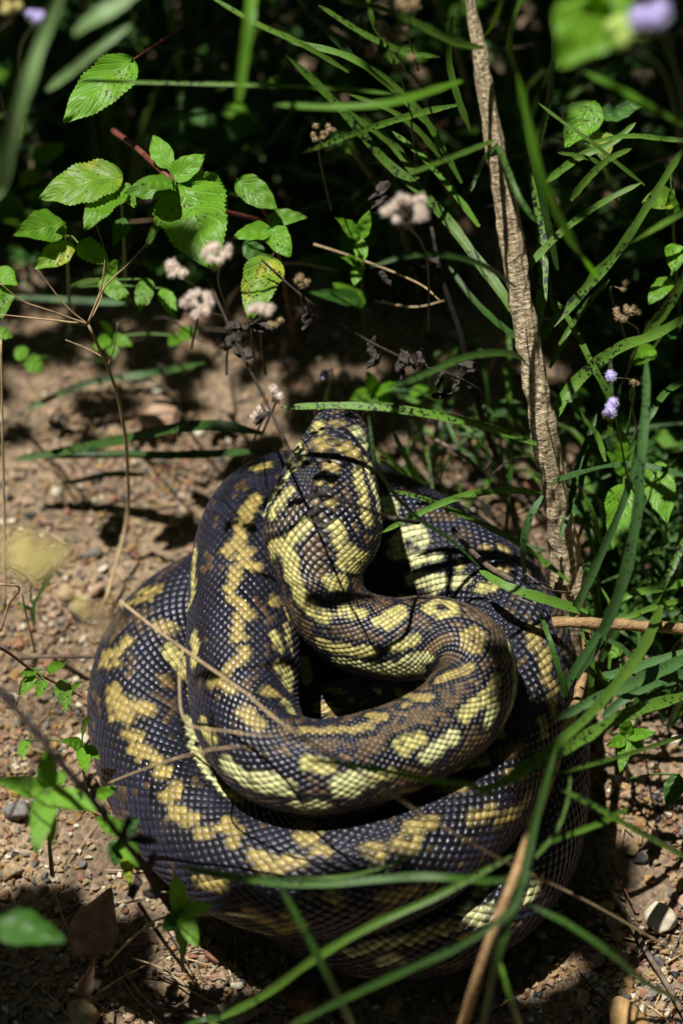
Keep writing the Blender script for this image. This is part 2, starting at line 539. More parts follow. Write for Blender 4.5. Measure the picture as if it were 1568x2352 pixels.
def lattice(s0, s1, N, stretch, jit, hrel):
    """diamond scales between arc lengths s0 and s1, N round the body"""
    rings = [s0]
    while rings[-1] < s1:
        w, h = np.interp(rings[-1], S, WID), np.interp(rings[-1], S, HEI)
        per = math.pi * (3 * (w + h) - math.sqrt((3 * w + h) * (w + 3 * h)))
        rings.append(rings[-1] + max(0.5 * stretch * per / N, 0.0007))
    rings = np.array(rings)
    Mr = len(rings) - 1
    ce = np.array([(i, j) for i in range(1, Mr) for j in range(2 * N) if (i + j) % 2 == 0], float)
    oc = np.array([(1, 0), (.5, .5), (0, 1), (-.5, .5), (-1, 0), (-.5, -.5), (0, -1), (.5, -.5)])   # +i = towards the tail
    outer = ce[:, None, :] + oc[None]
    keys = np.round(outer * 2).astype(np.int64)
    keys[..., 1] %= 4 * N
    flat = keys[..., 0] * (4 * N) + keys[..., 1]
    uq, inv = np.unique(flat.ravel(), return_inverse=True)
    inv = inv.reshape(flat.shape)
    oi, oj = (uq // (4 * N)) / 2.0, (uq % (4 * N)) / 2.0
    nz = lambda o_: np.array([noise.noise((a * .8, b * .8, o_)) for a, b in zip(oi, oj)]) * jit * 4
    ji, jj = nz(3.3), nz(8.8)
    outj = outer + np.stack([ji[inv], jj[inv]], -1)
    ins = np.array([.93, 1.06, .90, .86, .70, .86, .90, 1.06])
    inner = ce[:, None, :] + (outj - ce[:, None, :]) * ins[None, :, None]
    hin = np.array([1.0, .92, .62, .28, .08, .28, .62, .92])
    s_of = lambda a: np.interp(a, np.arange(len(rings)), rings)
    th_of = lambda a: a * math.pi / N
    cell_len = np.interp(ce[:, 0], np.arange(len(rings)), np.gradient(rings)) * 2
    H = hrel * cell_len * (1 + nrng.normal(0, .15, len(ce)))
    vo, _ = surf(s_of(oi + ji), th_of(oj + jj), np.zeros(len(uq)))
    vi, _ = surf(s_of(inner[..., 0]).ravel(), th_of(inner[..., 1]).ravel(), (H[:, None] * hin[None]).ravel())
    vc, nc = surf(s_of(ce[:, 0]), th_of(ce[:, 1]), H * 0.9)
    n0, n1 = len(vo), len(vo) + len(vi)
    verts = np.vstack([vo, vi, vc])
    K = np.arange(len(ce))
    faces = []
    for q in range(8):
        q2 = (q + 1) % 8
        faces.append(np.stack([inv[:, q], inv[:, q2], n0 + K * 8 + q2, n0 + K * 8 + q], 1))
    tris = [np.stack([n0 + K * 8 + q, n0 + K * 8 + (q + 1) % 8, n1 + K], 1) for q in range(8)]
    owner = np.concatenate([np.full(n0, -1), np.repeat(K, 8), K])
    rimv = np.concatenate([np.zeros(n0), np.ones(len(vi)) * .5, np.ones(len(ce))])
    th_c = (th_of(ce[:, 1]) + math.pi) % (2 * math.pi) - math.pi
    return verts, np.vstack(faces), np.vstack(tris), owner, rimv, vc, nc, s_of(ce[:, 0]), th_c, cell_len, inv, vi, s_of(inner[..., 0]).ravel()


S_PLATE = 0.50 * S_HEAD
LA = lattice(0.0006, S_PLATE, 17, 1.1, 0.07, .07)
LB = lattice(S_PLATE - 0.0035, LEN - 0.004, 41, 1.22, 0.05, .085)

# smooth inner tube, used only to find where photo points fall on the body
ts, tt = np.arange(0, LEN, 0.004), np.arange(32) * 2 * math.pi / 32
gs, gt = np.meshgrid(ts, tt, indexing='ij')
tv, tn = surf(gs.ravel(), gt.ravel(), np.zeros(gs.size))
tf = [(i * 32 + j, i * 32 + (j + 1) % 32, (i + 1) * 32 + (j + 1) % 32, (i + 1) * 32 + j) for i in range(len(ts) - 1) for j in range(32)]
BVH = BVHTree.FromPolygons([tuple(v) for v in tv], tf)

# crops of the photo in which the markings were read: x0, y0, photo pixels per crop unit
CR = {'H': (850, 1450, .4464), 'L': (300, 2000, .6378), 'R': (1050, 2000, .7015), 'A': (550, 2950, .5102), 'B': (1250, 2700, .6059),
      'I': (850, 2200, .4145), 'K': (1350, 1700, .5102), 'M': (0, 1000, .7972)}
Y, O, W, D = 1, 2, 3, 4           # yellow, ochre, pale, dim brown-ochre
MARKS = [
    ('H', Y, 34, [(690, 230), (690, 290)]), ('H', Y, 20, [(735, 245)]), ('H', O, 25, [(840, 220), (890, 225)]), ('H', Y, 20, [(970, 285)]), ('H', W, 24, [(1035, 275), (1040, 310)]),
    ('H', O, 24, [(600, 430), (680, 385), (740, 350)]), ('H', O, 34, [(720, 420), (760, 420)]), ('H', O, 26, [(870, 400), (930, 400), (1000, 430)]), ('H', O, 24, [(900, 440), (980, 470), (1030, 500)]),
    ('H', Y, 34, [(520, 580), (550, 540)]), ('H', O, 34, [(780, 580), (850, 580)]), ('H', O, 20, [(730, 630)]), ('H', O, 22, [(855, 630)]),
    ('H', Y, 30, [(1030, 590)]), ('H', Y, 38, [(1040, 650), (1050, 740), (1080, 800)]), ('H', Y, 40, [(1080, 850), (1090, 930), (1100, 1000)]), ('H', Y, 28, [(1130, 1050)]),
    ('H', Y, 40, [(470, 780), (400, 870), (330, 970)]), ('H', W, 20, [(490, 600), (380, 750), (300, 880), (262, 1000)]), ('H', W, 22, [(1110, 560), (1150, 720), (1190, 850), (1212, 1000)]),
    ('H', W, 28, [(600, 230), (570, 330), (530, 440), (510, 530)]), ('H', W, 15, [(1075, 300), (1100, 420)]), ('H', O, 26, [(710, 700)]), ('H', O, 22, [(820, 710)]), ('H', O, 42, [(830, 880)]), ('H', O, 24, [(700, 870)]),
    ('H', Y, 55, [(600, 1040), (560, 1120), (480, 1160), (420, 1220), (330, 1230)]), ('H', Y, 34, [(330, 1300)]), ('H', Y, 50, [(450, 1280), (460, 1400), (480, 1500), (540, 1540)]),
    ('H', Y, 58, [(850, 1080), (880, 1180), (930, 1280), (1000, 1320), (1080, 1340)]), ('H', Y, 42, [(900, 1380), (1040, 1400)]),
    ('R', Y, 34, [(20, 60), (40, 180), (70, 260), (130, 330), (200, 370)]), ('R', Y, 38, [(230, 190), (280, 190)]), ('R', Y, 28, [(290, 345), (390, 355)]),
    ('R', Y, 24, [(470, 400), (530, 360), (590, 330)]), ('R', Y, 22, [(520, 415), (600, 365)]), ('R', Y, 21, [(730, 320), (780, 290), (860, 300), (870, 350), (790, 360), (730, 330)]),
    ('R', O, 23, [(930, 470), (980, 440), (1020, 470), (1000, 540), (940, 520), (930, 470)]), ('R', Y, 27, [(180, 510), (260, 530), (350, 550), (440, 550)]), ('R', Y, 27, [(560, 530), (620, 510), (670, 490)]),
    ('R', W, 20, [(250, 590), (380, 620), (480, 640), (560, 620)]), ('R', W, 34, [(500, 645), (600, 655), (680, 645)]), ('R', W, 28, [(620, 600), (730, 580)]), ('R', D, 25, [(750, 550), (790, 500), (850, 480)]),
    ('R', O, 22, [(790, 700), (870, 670), (960, 630)]), ('R', O, 26, [(590, 770), (660, 790), (740, 790)]), ('R', O, 18, [(620, 830)]), ('R', O, 26, [(440, 880), (500, 890)]), ('R', O, 26, [(380, 950), (450, 930)]),
    ('R', O, 20, [(290, 960), (350, 960)]), ('R', O, 22, [(90, 960), (160, 965), (240, 960)]), ('R', Y, 32, [(1090, 700), (1060, 780), (980, 830), (920, 890)]), ('R', W, 32, [(1080, 850), (1050, 920)]),
    ('R', Y, 38, [(600, 1040), (650, 1020), (690, 1010)]), ('R', Y, 20, [(620, 1080)]), ('R', W, 38, [(730, 1100), (800, 1050), (870, 1000)]), ('R', Y, 36, [(110, 1130), (170, 1150), (220, 1150)]),
    ('R', W, 42, [(270, 1250), (350, 1210), (420, 1230)]), ('R', W, 25, [(270, 1290), (360, 1290)]), ('R', Y, 28, [(480, 1200), (540, 1190)]), ('R', W, 28, [(60, 1350), (140, 1350)]), ('R', W, 25, [(0, 1250)]),
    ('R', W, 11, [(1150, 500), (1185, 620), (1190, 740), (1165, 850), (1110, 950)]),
    ('R', O, 32, [(1290, 440), (1300, 520)]), ('R', O, 26, [(1350, 560), (1350, 680), (1390, 740)]), ('R', O, 28, [(1380, 800), (1390, 880)]), ('R', O, 26, [(1330, 920), (1340, 980)]),
    ('R', Y, 25, [(1110, 980)]), ('R', D, 30, [(1080, 1080), (1150, 1080), (1220, 1060)]), ('R', Y, 24, [(900, 1160), (980, 1130), (1040, 1120)]), ('R', O, 28, [(790, 1260), (840, 1260), (900, 1250)]),
    ('R', O, 16, [(600, 1280), (680, 1270)]), ('R', O, 25, [(1160, 1200), (1230, 1200)]), ('R', O, 28, [(650, 1490), (760, 1440)]), ('R', O, 29, [(960, 1420), (1010, 1410), (1070, 1390)]), ('R', O, 26, [(1100, 1440), (1200, 1380), (1260, 1320)]),
    ('L', O, 38, [(840, 20), (900, 60), (960, 40)]), ('L', O, 32, [(930, 100), (1000, 120)]), ('L', O, 30, [(890, 130), (870, 200), (840, 250)]), ('L', O, 32, [(870, 300), (920, 350), (960, 390)]),
    ('L', O, 27, [(900, 420), (890, 480), (880, 530), (920, 520)]), ('L', O, 29, [(930, 600), (920, 650), (860, 690), (820, 730)]), ('L', O, 27, [(750, 770), (820, 800), (860, 830)]),
    ('M', O, 28, [(1180, 1040), (1140, 1090), (1110, 1160), (1090, 1250)]), ('M', O, 26, [(1180, 900), (1230, 885)]), ('L', Y, 26, [(650, 30), (640, 130), (645, 270), (615, 350)]), ('L', Y, 28, [(640, 520), (650, 580), (640, 680)]),
    ('L', O, 34, [(1100, 320)]), ('L', Y, 27, [(1110, 520), (1130, 580)]), ('L', Y, 22, [(1170, 470), (1190, 560), (1200, 600)]), ('L', Y, 44, [(1130, 700), (1190, 740), (1180, 800)]), ('L', O, 27, [(1060, 840), (1110, 850)]),
    ('L', Y, 24, [(1170, 900), (1210, 960)]), ('L', O, 36, [(920, 940), (960, 980), (1020, 1030)]), ('L', Y, 33, [(690, 1020), (720, 1080), (760, 1120)]), ('L', W, 46, [(830, 1260), (900, 1310), (960, 1360), (1080, 1380), (1180, 1390)]),
    ('L', W, 32, [(1000, 1330), (1100, 1340)]), ('L', W, 32, [(1240, 1490), (1400, 1490)]), ('L', O, 26, [(330, 270), (430, 250)]), ('L', O, 16, [(270, 330), (400, 300)]), ('L', O, 33, [(440, 470), (510, 470)]),
    ('L', O, 33, [(130, 640), (200, 620), (260, 550)]), ('L', O, 20, [(110, 680), (200, 680)]), ('L', Y, 42, [(510, 610), (550, 660), (580, 730)]), ('L', D, 25, [(460, 760), (500, 800)]), ('L', O, 44, [(180, 840), (200, 920), (280, 920), (380, 940)]),
    ('L', O, 28, [(190, 980), (280, 990)]), ('L', O, 27, [(260, 1080), (330, 1110)]), ('L', O, 25, [(290, 1160), (370, 1180), (440, 1240)]), ('L', O, 22, [(330, 1220)]), ('L', O, 34, [(440, 1300), (490, 1310)]),
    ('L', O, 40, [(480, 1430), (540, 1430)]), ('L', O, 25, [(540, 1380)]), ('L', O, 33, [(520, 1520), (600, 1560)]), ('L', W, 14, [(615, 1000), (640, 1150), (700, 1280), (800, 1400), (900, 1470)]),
    ('A', O, 42, [(170, 60), (240, 100), (320, 90)]), ('A', O, 32, [(330, 200), (400, 190), (470, 180)]), ('A', O, 46, [(540, 130), (620, 190), (600, 260)]), ('A', O, 44, [(1080, 150), (1150, 150)]), ('A', O, 36, [(1070, 230), (1130, 270), (1200, 220)]),
    ('A', O, 32, [(1200, 320), (1280, 350)]), ('A', O, 44, [(740, 360), (850, 400)]), ('A', O, 32, [(780, 440), (940, 450)]), ('A', O, 38, [(960, 400), (1090, 410)]), ('A', O, 36, [(340, 540), (450, 570), (540, 580)]),
    ('A', O, 40, [(700, 750), (760, 800), (860, 840)]), ('A', O, 38, [(650, 870), (750, 910), (850, 920)]), ('A', O, 48, [(940, 900), (1000, 880), (1080, 850)]), ('A', O, 36, [(980, 800)]), ('A', O, 42, [(1290, 640), (1370, 690)]),
    ('B', O, 38, [(160, 690), (250, 690), (220, 740)]), ('B', O, 30, [(420, 550), (520, 520)]), ('B', O, 34, [(330, 640), (430, 660), (450, 620)]), ('B', O, 38, [(260, 980), (340, 960), (430, 930)]), ('B', O, 25, [(540, 900)]),
    ('B', D, 25, [(210, 1100), (330, 1000)]), ('B', W, 28, [(60, 1300), (150, 1280), (300, 1240), (400, 1230)]), ('B', Y, 34, [(470, 1210), (600, 1160), (680, 1140)]), ('B', W, 42, [(760, 1060), (830, 1090), (900, 1050)]),
    ('B', W, 28, [(1130, 970), (1190, 880)]), ('B', Y, 18, [(800, 950), (870, 910)]), ('B', W, 30, [(240, 1360), (340, 1340)]), ('B', O, 38, [(20, 1440), (150, 1450)]), ('B', D, 34, [(700, 1460)]), ('B', O, 28, [(750, 1220)]),
    ('I', O, 35, [(830, 780), (900, 790), (980, 820)]), ('I', O, 52, [(760, 930), (830, 960), (880, 1000)]), ('I', W, 48, [(630, 530), (650, 620), (660, 700)]), ('I', W, 38, [(1280, 800)]), ('I', Y, 20, [(1060, 900)]),
    ('K', W, 40, [(190, 560), (260, 490), (340, 480), (390, 560)]), ('K', W, 28, [(170, 640), (320, 650), (420, 680)]), ('K', W, 25, [(330, 700), (500, 670)]), ('K', W, 45, [(300, 830), (420, 830), (520, 850)]), ('K', W, 35, [(450, 900)]),
    ('K', W, 35, [(620, 850), (700, 830)]), ('K', Y, 35, [(650, 740)]), ('K', O, 35, [(970, 750)]), ('K', O, 42, [(970, 620)]), ('K', O, 30, [(830, 610)]), ('K', Y, 28, [(790, 890), (900, 880)]), ('K', W, 55, [(130, 280), (150, 320)]),
]
SAMP = []                          # where each marking falls on the body: xyz, s, radius, tone
for crop, tone, r, line in MARKS:
    x0, y0, kf = CR[crop]
    pl = [np.array(((x0 + x * kf) / 2500 * 1568, (y0 + y * kf) / 2500 * 1568)) for x, y in line]
    step = max(r * kf * .627 * .4, 4)
    dense = [pl[0]]
    for a, b in zip(pl[:-1], pl[1:]):
        n_ = max(1, int(np.linalg.norm(b - a) / step))
        dense += [a + (b - a) * (i + 1) / n_ for i in range(n_)]
    for q in dense:
        d = ray(*q).normalized()
        hit, _, fi, dist = BVH.ray_cast(CAMLOC, d)
        if hit is None:
            continue
        SAMP.append((hit.x, hit.y, hit.z, ts[fi // 32], r * kf * .6272 * U * dist / DIST, tone))
SAMP = np.array(SAMP)


def colour_scales(vc, nc, sc_, th, clen):
    n_ = len(vc)
    best = np.full(n_, 9.0)
    tone = np.zeros(n_, int)
    for x, y, z, s0, r, t in SAMP:
        near = np.abs(sc_ - s0) < max(0.05, 3 * r)
        ii = np.nonzero(near)[0]
        dd = np.linalg.norm(vc[ii] - (x, y, z), axis=1)
        e = (dd - r) / clen[ii]
        up = e < best[ii]
        best[ii[up]] = e[up]
        tone[ii[up]] = int(t)
    # markings on the sides the photo does not show
    vis = np.zeros(n_, bool)
    for i in range(n_):
        p = Vector(vc[i]) + Vector(nc[i]) * 0.002
        d = CAMLOC - p
        if d.dot(Vector(nc[i])) > 0 and BVH.ray_cast(p, d.normalized(), 3.0)[0] is None:
            vis[i] = True
    hid = ~vis
    s_ = 0.16
    while s_ < LEN:
        rr = np.interp(s_, S, RAD)
        for sgn in (-1, 1):
            t0 = sgn * rng.uniform(.45, .9)
            q, _ = surf(np.array([s_ + rng.uniform(-.3, .3) * rr]), np.array([t0]), np.array([0.0]))
            dd = np.linalg.norm(vc - q, axis=1)
            e = (dd - rr * rng.uniform(.2, .36)) / clen
            up = hid & (e < best) & (np.abs(sc_ - s_) < 0.06)
            best[up] = e[up]
            tone[up] = O
            q, _ = surf(np.array([s_ + rng.uniform(.5, 1) * rr]), np.array([sgn * rng.uniform(1.5, 1.9)]), np.array([0.0]))
            dd = np.linalg.norm(vc - q, axis=1)
            e = (dd - rr * rng.uniform(.2, .4)) / clen
            up = hid & (e < best) & (np.abs(sc_ - s_) < 0.06)
            best[up] = e[up]
            tone[up] = W
        s_ += rr * rng.uniform(1.3, 1.9)
    u = nrng.random(n_)
    g = nrng.normal(0, 1, n_)
    brn = np.interp(sc_, S, BRN)
    lump = np.array([noise.noise((s0 * 30, t0 * 2.0, 7.7)) for s0, t0 in zip(sc_, th)])
    col = np.zeros((n_, 3))
    dark = np.array([0.009, 0.0085, 0.013])
    blue = np.array([0.0145, 0.0165, 0.036])
    mixv = np.clip(.45 + lump * .9 + g * .25, 0, 1.2)[:, None]
    col[:] = dark * (1 - mixv) + blue * mixv
    lump2 = np.array([noise.noise((s0 * 75, t0 * 4.5, 1.7)) for s0, t0 in zip(sc_, th)])
    bsel = (best > 0.95) & (u * .5 + .25 < np.clip(brn * 1.0 - .02 + lump * .4 + lump2 * .75, 0, .92))
    bc = np.array([0.10, 0.066, 0.031])
    col[bsel] = bc * (1 + .28 * g[bsel])[:, None].clip(.4, 1.7) * (0.55 + .6 * np.clip(brn[bsel], 0, 1))[:, None]
    edge = (best > 0.0) & (best < 0.95)
    col[edge] = dark * 0.75 * (1 + .2 * g[edge])[:, None]
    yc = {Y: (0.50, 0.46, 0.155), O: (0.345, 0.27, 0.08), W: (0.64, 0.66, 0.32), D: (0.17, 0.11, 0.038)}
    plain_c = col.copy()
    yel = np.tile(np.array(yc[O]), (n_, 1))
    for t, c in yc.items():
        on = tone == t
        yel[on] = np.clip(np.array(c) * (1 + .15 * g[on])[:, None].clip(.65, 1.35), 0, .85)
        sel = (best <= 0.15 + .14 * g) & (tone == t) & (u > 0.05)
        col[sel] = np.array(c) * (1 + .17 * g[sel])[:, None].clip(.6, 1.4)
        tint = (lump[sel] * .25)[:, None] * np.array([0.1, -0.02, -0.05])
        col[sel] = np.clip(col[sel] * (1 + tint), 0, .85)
    belly = np.abs(th) > 2.25
    col[belly & (u < .75)] = np.array([0.55, 0.53, 0.30])
    plain_c[belly & (u < .75)] = np.array([0.55, 0.53, 0.30])
    return plain_c, yel, np.where(u < 0.05, np.maximum(best, .6), best), col


me = bpy.data.meshes.new('carpet_python')
allv, allq, allt, allc = [], [], [], []
base = 0
for L_ in (LA, LB):
    verts, quads, tris, owner, rimv, vc, nc, s_c, th_c, clen, inv_, vi_, si_ = L_
    base_c, yel_c, best_c, cc = colour_scales(vc, nc, s_c, th_c, clen)
    skin = np.array([0.008, 0.0075, 0.010])
    vcol = np.tile(skin, (len(verts), 1))
    nsk = int(inv_.max()) + 1
    acc, cnt_ = np.zeros((nsk, 3)), np.zeros(nsk)
    np.add.at(acc, inv_.ravel(), np.repeat(cc, 8, axis=0))
    np.add.at(cnt_, inv_.ravel(), 1)
    vcol[:nsk] = skin * .6 + .34 * acc / cnt_[:, None]
    own = owner >= 0
    # markings are laid down point by point, so that their borders run across scales
    pv = np.vstack([vi_, vc]); ps = np.r_[si_, s_c]; pw = np.r_[np.repeat(np.arange(len(cc)), 8), np.arange(len(cc))]
    od = np.argsort(ps); so_ = ps[od]
    bv = best_c[pw] + .25
    for x, y, z, s0, r, t in SAMP:
        wdw = max(0.03, 2.5 * r)
        a_, b_ = np.searchsorted(so_, s0 - wdw), np.searchsorted(so_, s0 + wdw)
        ii = od[a_:b_]
        e = (np.linalg.norm(pv[ii] - (x, y, z), axis=1) - r) / clen[pw[ii]]
        bv[ii] = np.minimum(bv[ii], e)
    jag = np.array([noise.noise((q[0] * 260, q[1] * 260, q[2] * 260)) for q in pv])
    mk = np.clip((.27 + jag * .55 - bv) / .3, 0, 1)
    hard = np.clip((.3 - best_c[pw]) / .3, 0, 1)
    mk = np.where(best_c[pw] >= .6, mk * .35, .5 * mk + .5 * hard * (mk > .02))
    pc = base_c[pw] * (1 - mk[:, None]) + yel_c[pw] * mk[:, None]
    vcol[own] = pc
    rim = own & (rimv == .5)
    vcol[rim] = vcol[rim] * 0.86
    allv.append(verts); allq.append(quads + base); allt.append(tris + base); allc.append(vcol)
    base += len(verts)
allv, allq, allt, allc = np.vstack(allv), np.vstack(allq), np.vstack(allt), np.vstack(allc)
root_loc = np.array([0.0, -0.12, 0.0])
me.vertices.add(len(allv))
me.vertices.foreach_set('co', (allv - root_loc).astype(np.float32).ravel())
nl = len(allq) * 4 + len(allt) * 3
me.loops.add(nl)
me.loops.foreach_set('vertex_index', np.r_[allq.ravel(), allt.ravel()].astype(np.int32))
me.polygons.add(len(allq) + len(allt))
me.polygons.foreach_set('loop_start', np.r_[np.arange(len(allq)) * 4, len(allq) * 4 + np.arange(len(allt)) * 3].astype(np.int32))
me.polygons.foreach_set('use_smooth', np.ones(len(allq) + len(allt), bool))
me.update(calc_edges=True)
me.validate()
ca = me.color_attributes.new('scale_colour', 'FLOAT_COLOR', 'POINT')
ca.data.foreach_set('color', np.c_[allc, np.ones(len(allc))].astype(np.float32).ravel())


def snake_mat():
    m, n, l, b = new_mat('snake_scales')
    at = n.new('ShaderNodeAttribute')
    at.attribute_name = 'scale_colour'
    tc = n.new('ShaderNodeTexCoord')
    t = noise_node(n, l, 420, 4, tc.outputs['Object'], 0.65)
    r = ramp(n, [(0.3, (0.62, 0.60, 0.58)), (0.65, (1.15, 1.13, 1.1))])
    l.new(t.outputs[0], r.inputs[0])
    c = mixc(n, l, 1.0, at.outputs['Color'], r.outputs[0], 'MULTIPLY')
    # dusty patches
    t3 = noise_node(n, l, 18, 5, tc.outputs['Object'], 0.7)
    r3 = ramp(n, [(0.58, (0, 0, 0)), (0.75, (0.16, 0.16, 0.16))])
    l.new(t3.outputs[0], r3.inputs[0])
    c = mixc(n, l, r3.outputs[0], c, (0.16, 0.13, 0.105))
    l.new(c, b.inputs['Base Color'])
    t2 = noise_node(n, l, 30, 3, tc.outputs['Object'])
    mr = n.new('ShaderNodeMapRange')
    mr.inputs[1].default_value = .3; mr.inputs[2].default_value = .7
    mr.inputs[3].default_value = .27; mr.inputs[4].default_value = .52
    l.new(t2.outputs[0], mr.inputs[0])
    l.new(mr.outputs[0], b.inputs['Roughness'])
    b.inputs['Specular IOR Level'].default_value = 0.5
    b.inputs['Specular Tint'].default_value = (0.86, 0.88, 1.0, 1)
    b.inputs['Sheen Weight'].default_value = 0.05
    b.inputs['Sheen Tint'].default_value = (0.55, 0.6, 1.0, 1)
    tb = noise_node(n, l, 1500, 3, tc.outputs['Object'])
    bp = n.new('ShaderNodeBump')
    bp.inputs['Strength'].default_value = 0.18
    bp.inputs['Distance'].default_value = 0.0004
    l.new(tb.outputs[0], bp.inputs['Height'])
    l.new(bp.outputs[0], b.inputs['Normal'])
    return m


me.materials.append(snake_mat())
snake = empty('carpet_python', root_loc)
tag(snake, 'coiled python with black, brown and yellow scales and raised head', 'snake')
body = bpy.data.objects.new('body', me)
COL.objects.link(body)
body.parent = snake


def ico(sub):
    import bmesh
    bm = bmesh.new()
    bmesh.ops.create_icosphere(bm, subdivisions=sub, radius=1)
    v = [tuple(x.co) for x in bm.verts]
    fc = [tuple(x.index for x in p.verts) for p in bm.faces]
    bm.free()
    return v, fc


ICO2, ICO1, ICO3 = ico(2), ico(1), ico(3)
se = 0.075 * S_HEAD
for sgn in (-1, 1):
    q, nn = surf(np.array([se]), np.array([sgn * .98]), np.array([-0.0002]))
    q = Vector(q[0])
    vs = [q + Vector(v) * 0.0040 for v in ICO3[0]]
    mesh_obj('eye', vs, ICO3[1], M_EYE, snake, origin=q)

# ------------------------------------------------------------------ plant and twig builders
KEYS = []                          # sunlit points that the added leaves overhead must not shade


def at(px, py, d):
    p = Q(px, py, d)
    g = gz(p.x, p.y) + 0.002
    if p.z < g:
        p = P(px, py, 0.003)
    return p


def tube(name, pts, radii, mat, parent=None, sides=8, wob=0.0, uv=True, n=None, origin=None, flat_end=False):
    """a tapering round stem through world points"""
    n = n or max(8, 5 * len(pts))
    c = spline([(*p, r) for p, r in zip(pts, radii)], n)
    pos, rr = c[:, :3], np.maximum(c[:, 3], 0.0002)
    tg = np.gradient(pos, axis=0)
    tg /= np.linalg.norm(tg, axis=1)[:, None]
    ref = np.array([0.9, 0.3, 0.2]) if abs(tg[0] @ np.array([0.9, 0.3, 0.2])) < .85 else np.array([0, 0, 1.0])
    vs, fs, uvs = [], [], []
    a = np.cross(tg[0], ref)
    for i in range(n):
        a = a - tg[i] * (a @ tg[i])
        a /= np.linalg.norm(a)
        b = np.cross(tg[i], a)
        for k_ in range(sides):
            t = k_ * 2 * math.pi / sides
            q = rr[i] * (1 + (wob * noise.noise((math.cos(t) * 2.2 + pos[i][0] * 90, math.sin(t) * 2.2 + pos[i][1] * 90, pos[i][2] * 90)) if wob else 0))
            vs.append(pos[i] + (a * math.cos(t) + b * math.sin(t)) * q)
            uvs.append((k_ / sides, i / (n - 1)))
    for i in range(n - 1):
        for k_ in range(sides):
            fs.append((i * sides + k_, i * sides + (k_ + 1) % sides, (i + 1) * sides + (k_ + 1) % sides, (i + 1) * sides + k_))
    fs.append(tuple(range(sides))[::-1])
    fs.append(tuple((n - 1) * sides + k_ for k_ in range(sides)))
    return mesh_obj(name, vs, fs, mat, parent, uv=uvs, origin=origin)


def blade_geo(pts, width, nrm, n=None, both=True, fold=0.25):
    """strap leaf: world points, widest width (m), facing direction"""
    n = n or 6 * len(pts)
    c = spline([tuple(p) for p in pts], n)
    tg = np.gradient(c, axis=0)
    tg /= np.linalg.norm(tg, axis=1)[:, None]
    vs, fs, uvs = [], [], []
    tw = rng.uniform(-.5, .5)
    for i in range(n):
        u = i / (n - 1)
        w = min(1.0, 0.42 + u * 4) * (1 - max(0, u - .45) / .55 * .35) * (1 if u < .93 else max(0.02, (1 - u) / .07) ** .7)
        N_ = Vector(nrm) + Vector((0.35 * math.sin(tw + u * 2), 0.2 * math.cos(tw * 3 + u * 1.7), 0))
        side = np.cross(tg[i], np.array(N_))
        side /= np.linalg.norm(side) + 1e-9
        fn = np.cross(side, tg[i])
        h = width * .5 * w * (1 + .08 * math.sin(u * 37 + tw * 20))
        for k_, v in enumerate((-1, -.5, 0, .5, 1)):
            vs.append(c[i] + side * h * v + fn * (abs(v) * h * fold))
            uvs.append((u, .5 + v * .5))
    for i in range(n - 1):
        for k_ in range(4):
            fs.append((i * 5 + k_, i * 5 + k_ + 1, (i + 1) * 5 + k_ + 1, (i + 1) * 5 + k_))
    return vs, fs, uvs


def blade(parent, pts, wpx, mat, name='blade', lit=True, nrm=None):
    """pts: photo x, y, depth from root to tip"""
    wp = [at(*p) for p in pts]
    dep = (wp[len(wp) // 2] - CAMLOC).dot(VIEW)
    nv = nrm or (-VIEW * .75 + Vector((0, 0, .45)) + Vector((rng.uniform(-.25, .25), rng.uniform(-.2, .2), 0)))
    v, f_, uv = blade_geo(wp, wpx * U * dep / DIST * (.84 if dep < FOCUS - .11 else 1.0), nv)
    o = mesh_obj(name, v, f_, mat, parent, uv=uv, origin=wp[0])
    if lit:
        for q in v[2::15]:
            KEYS.append((Vector(q), 0.011))
    return o


def leaf_geo(length, width, serr=0.06, teeth=11, droop=0.25, cup=0.18, n=20, rs=None):
    """a leaf along +x, face up"""
    rs = rs or rng
    vs, fs, uvs = [], [], []
    cols = (-1, -.72, -.36, 0, .36, .72, 1)
    ph = rs.uniform(0, 6)
    for i in range(n * 2):
        u = i / (n * 2 - 1)
        w = math.sin(math.pi * min(1, u ** .72)) ** .8 * (1 - .12 * u) if 0 < u < 1 else 0.0
        w = max(w, 0.012)
        tooth = 1 + serr * (1 if i % 2 else -1) * (1 if .06 < u < .94 else .2)
        for v in cols:
            e = (tooth + .05 * math.sin(u * 9 + ph + v * 3) + .03 * math.sin(u * 23 + ph * 2)) if abs(v) == 1 else 1
            y = v * w * width * .5 * e
            z = -droop * length * u * u * .6 + cup * width * abs(v) ** 1.5 * w * .5
            z += .035 * width * math.sin(u * teeth * 2 - abs(v) * 4) * (1 - abs(v) * .3) + .05 * width * math.sin(u * 5 + v * 2.5 + ph)
            vs.append(Vector((u * length, y, z)))
            uvs.append((u, .5 + v * .5))
    k_ = len(cols)
    for i in range(n * 2 - 1):
        for j in range(k_ - 1):
            fs.append((i * k_ + j, (i + 1) * k_ + j, (i + 1) * k_ + j + 1, i * k_ + j + 1))
    return vs, fs, uvs


def orient(base, tip, nrm):
    x = (Vector(tip) - Vector(base)).normalized()
    z = Vector(nrm)
    z = (z - x * z.dot(x)).normalized()
    y = z.cross(x)
    return lambda p: Vector(base) + x * p.x + y * p.y + z * p.z


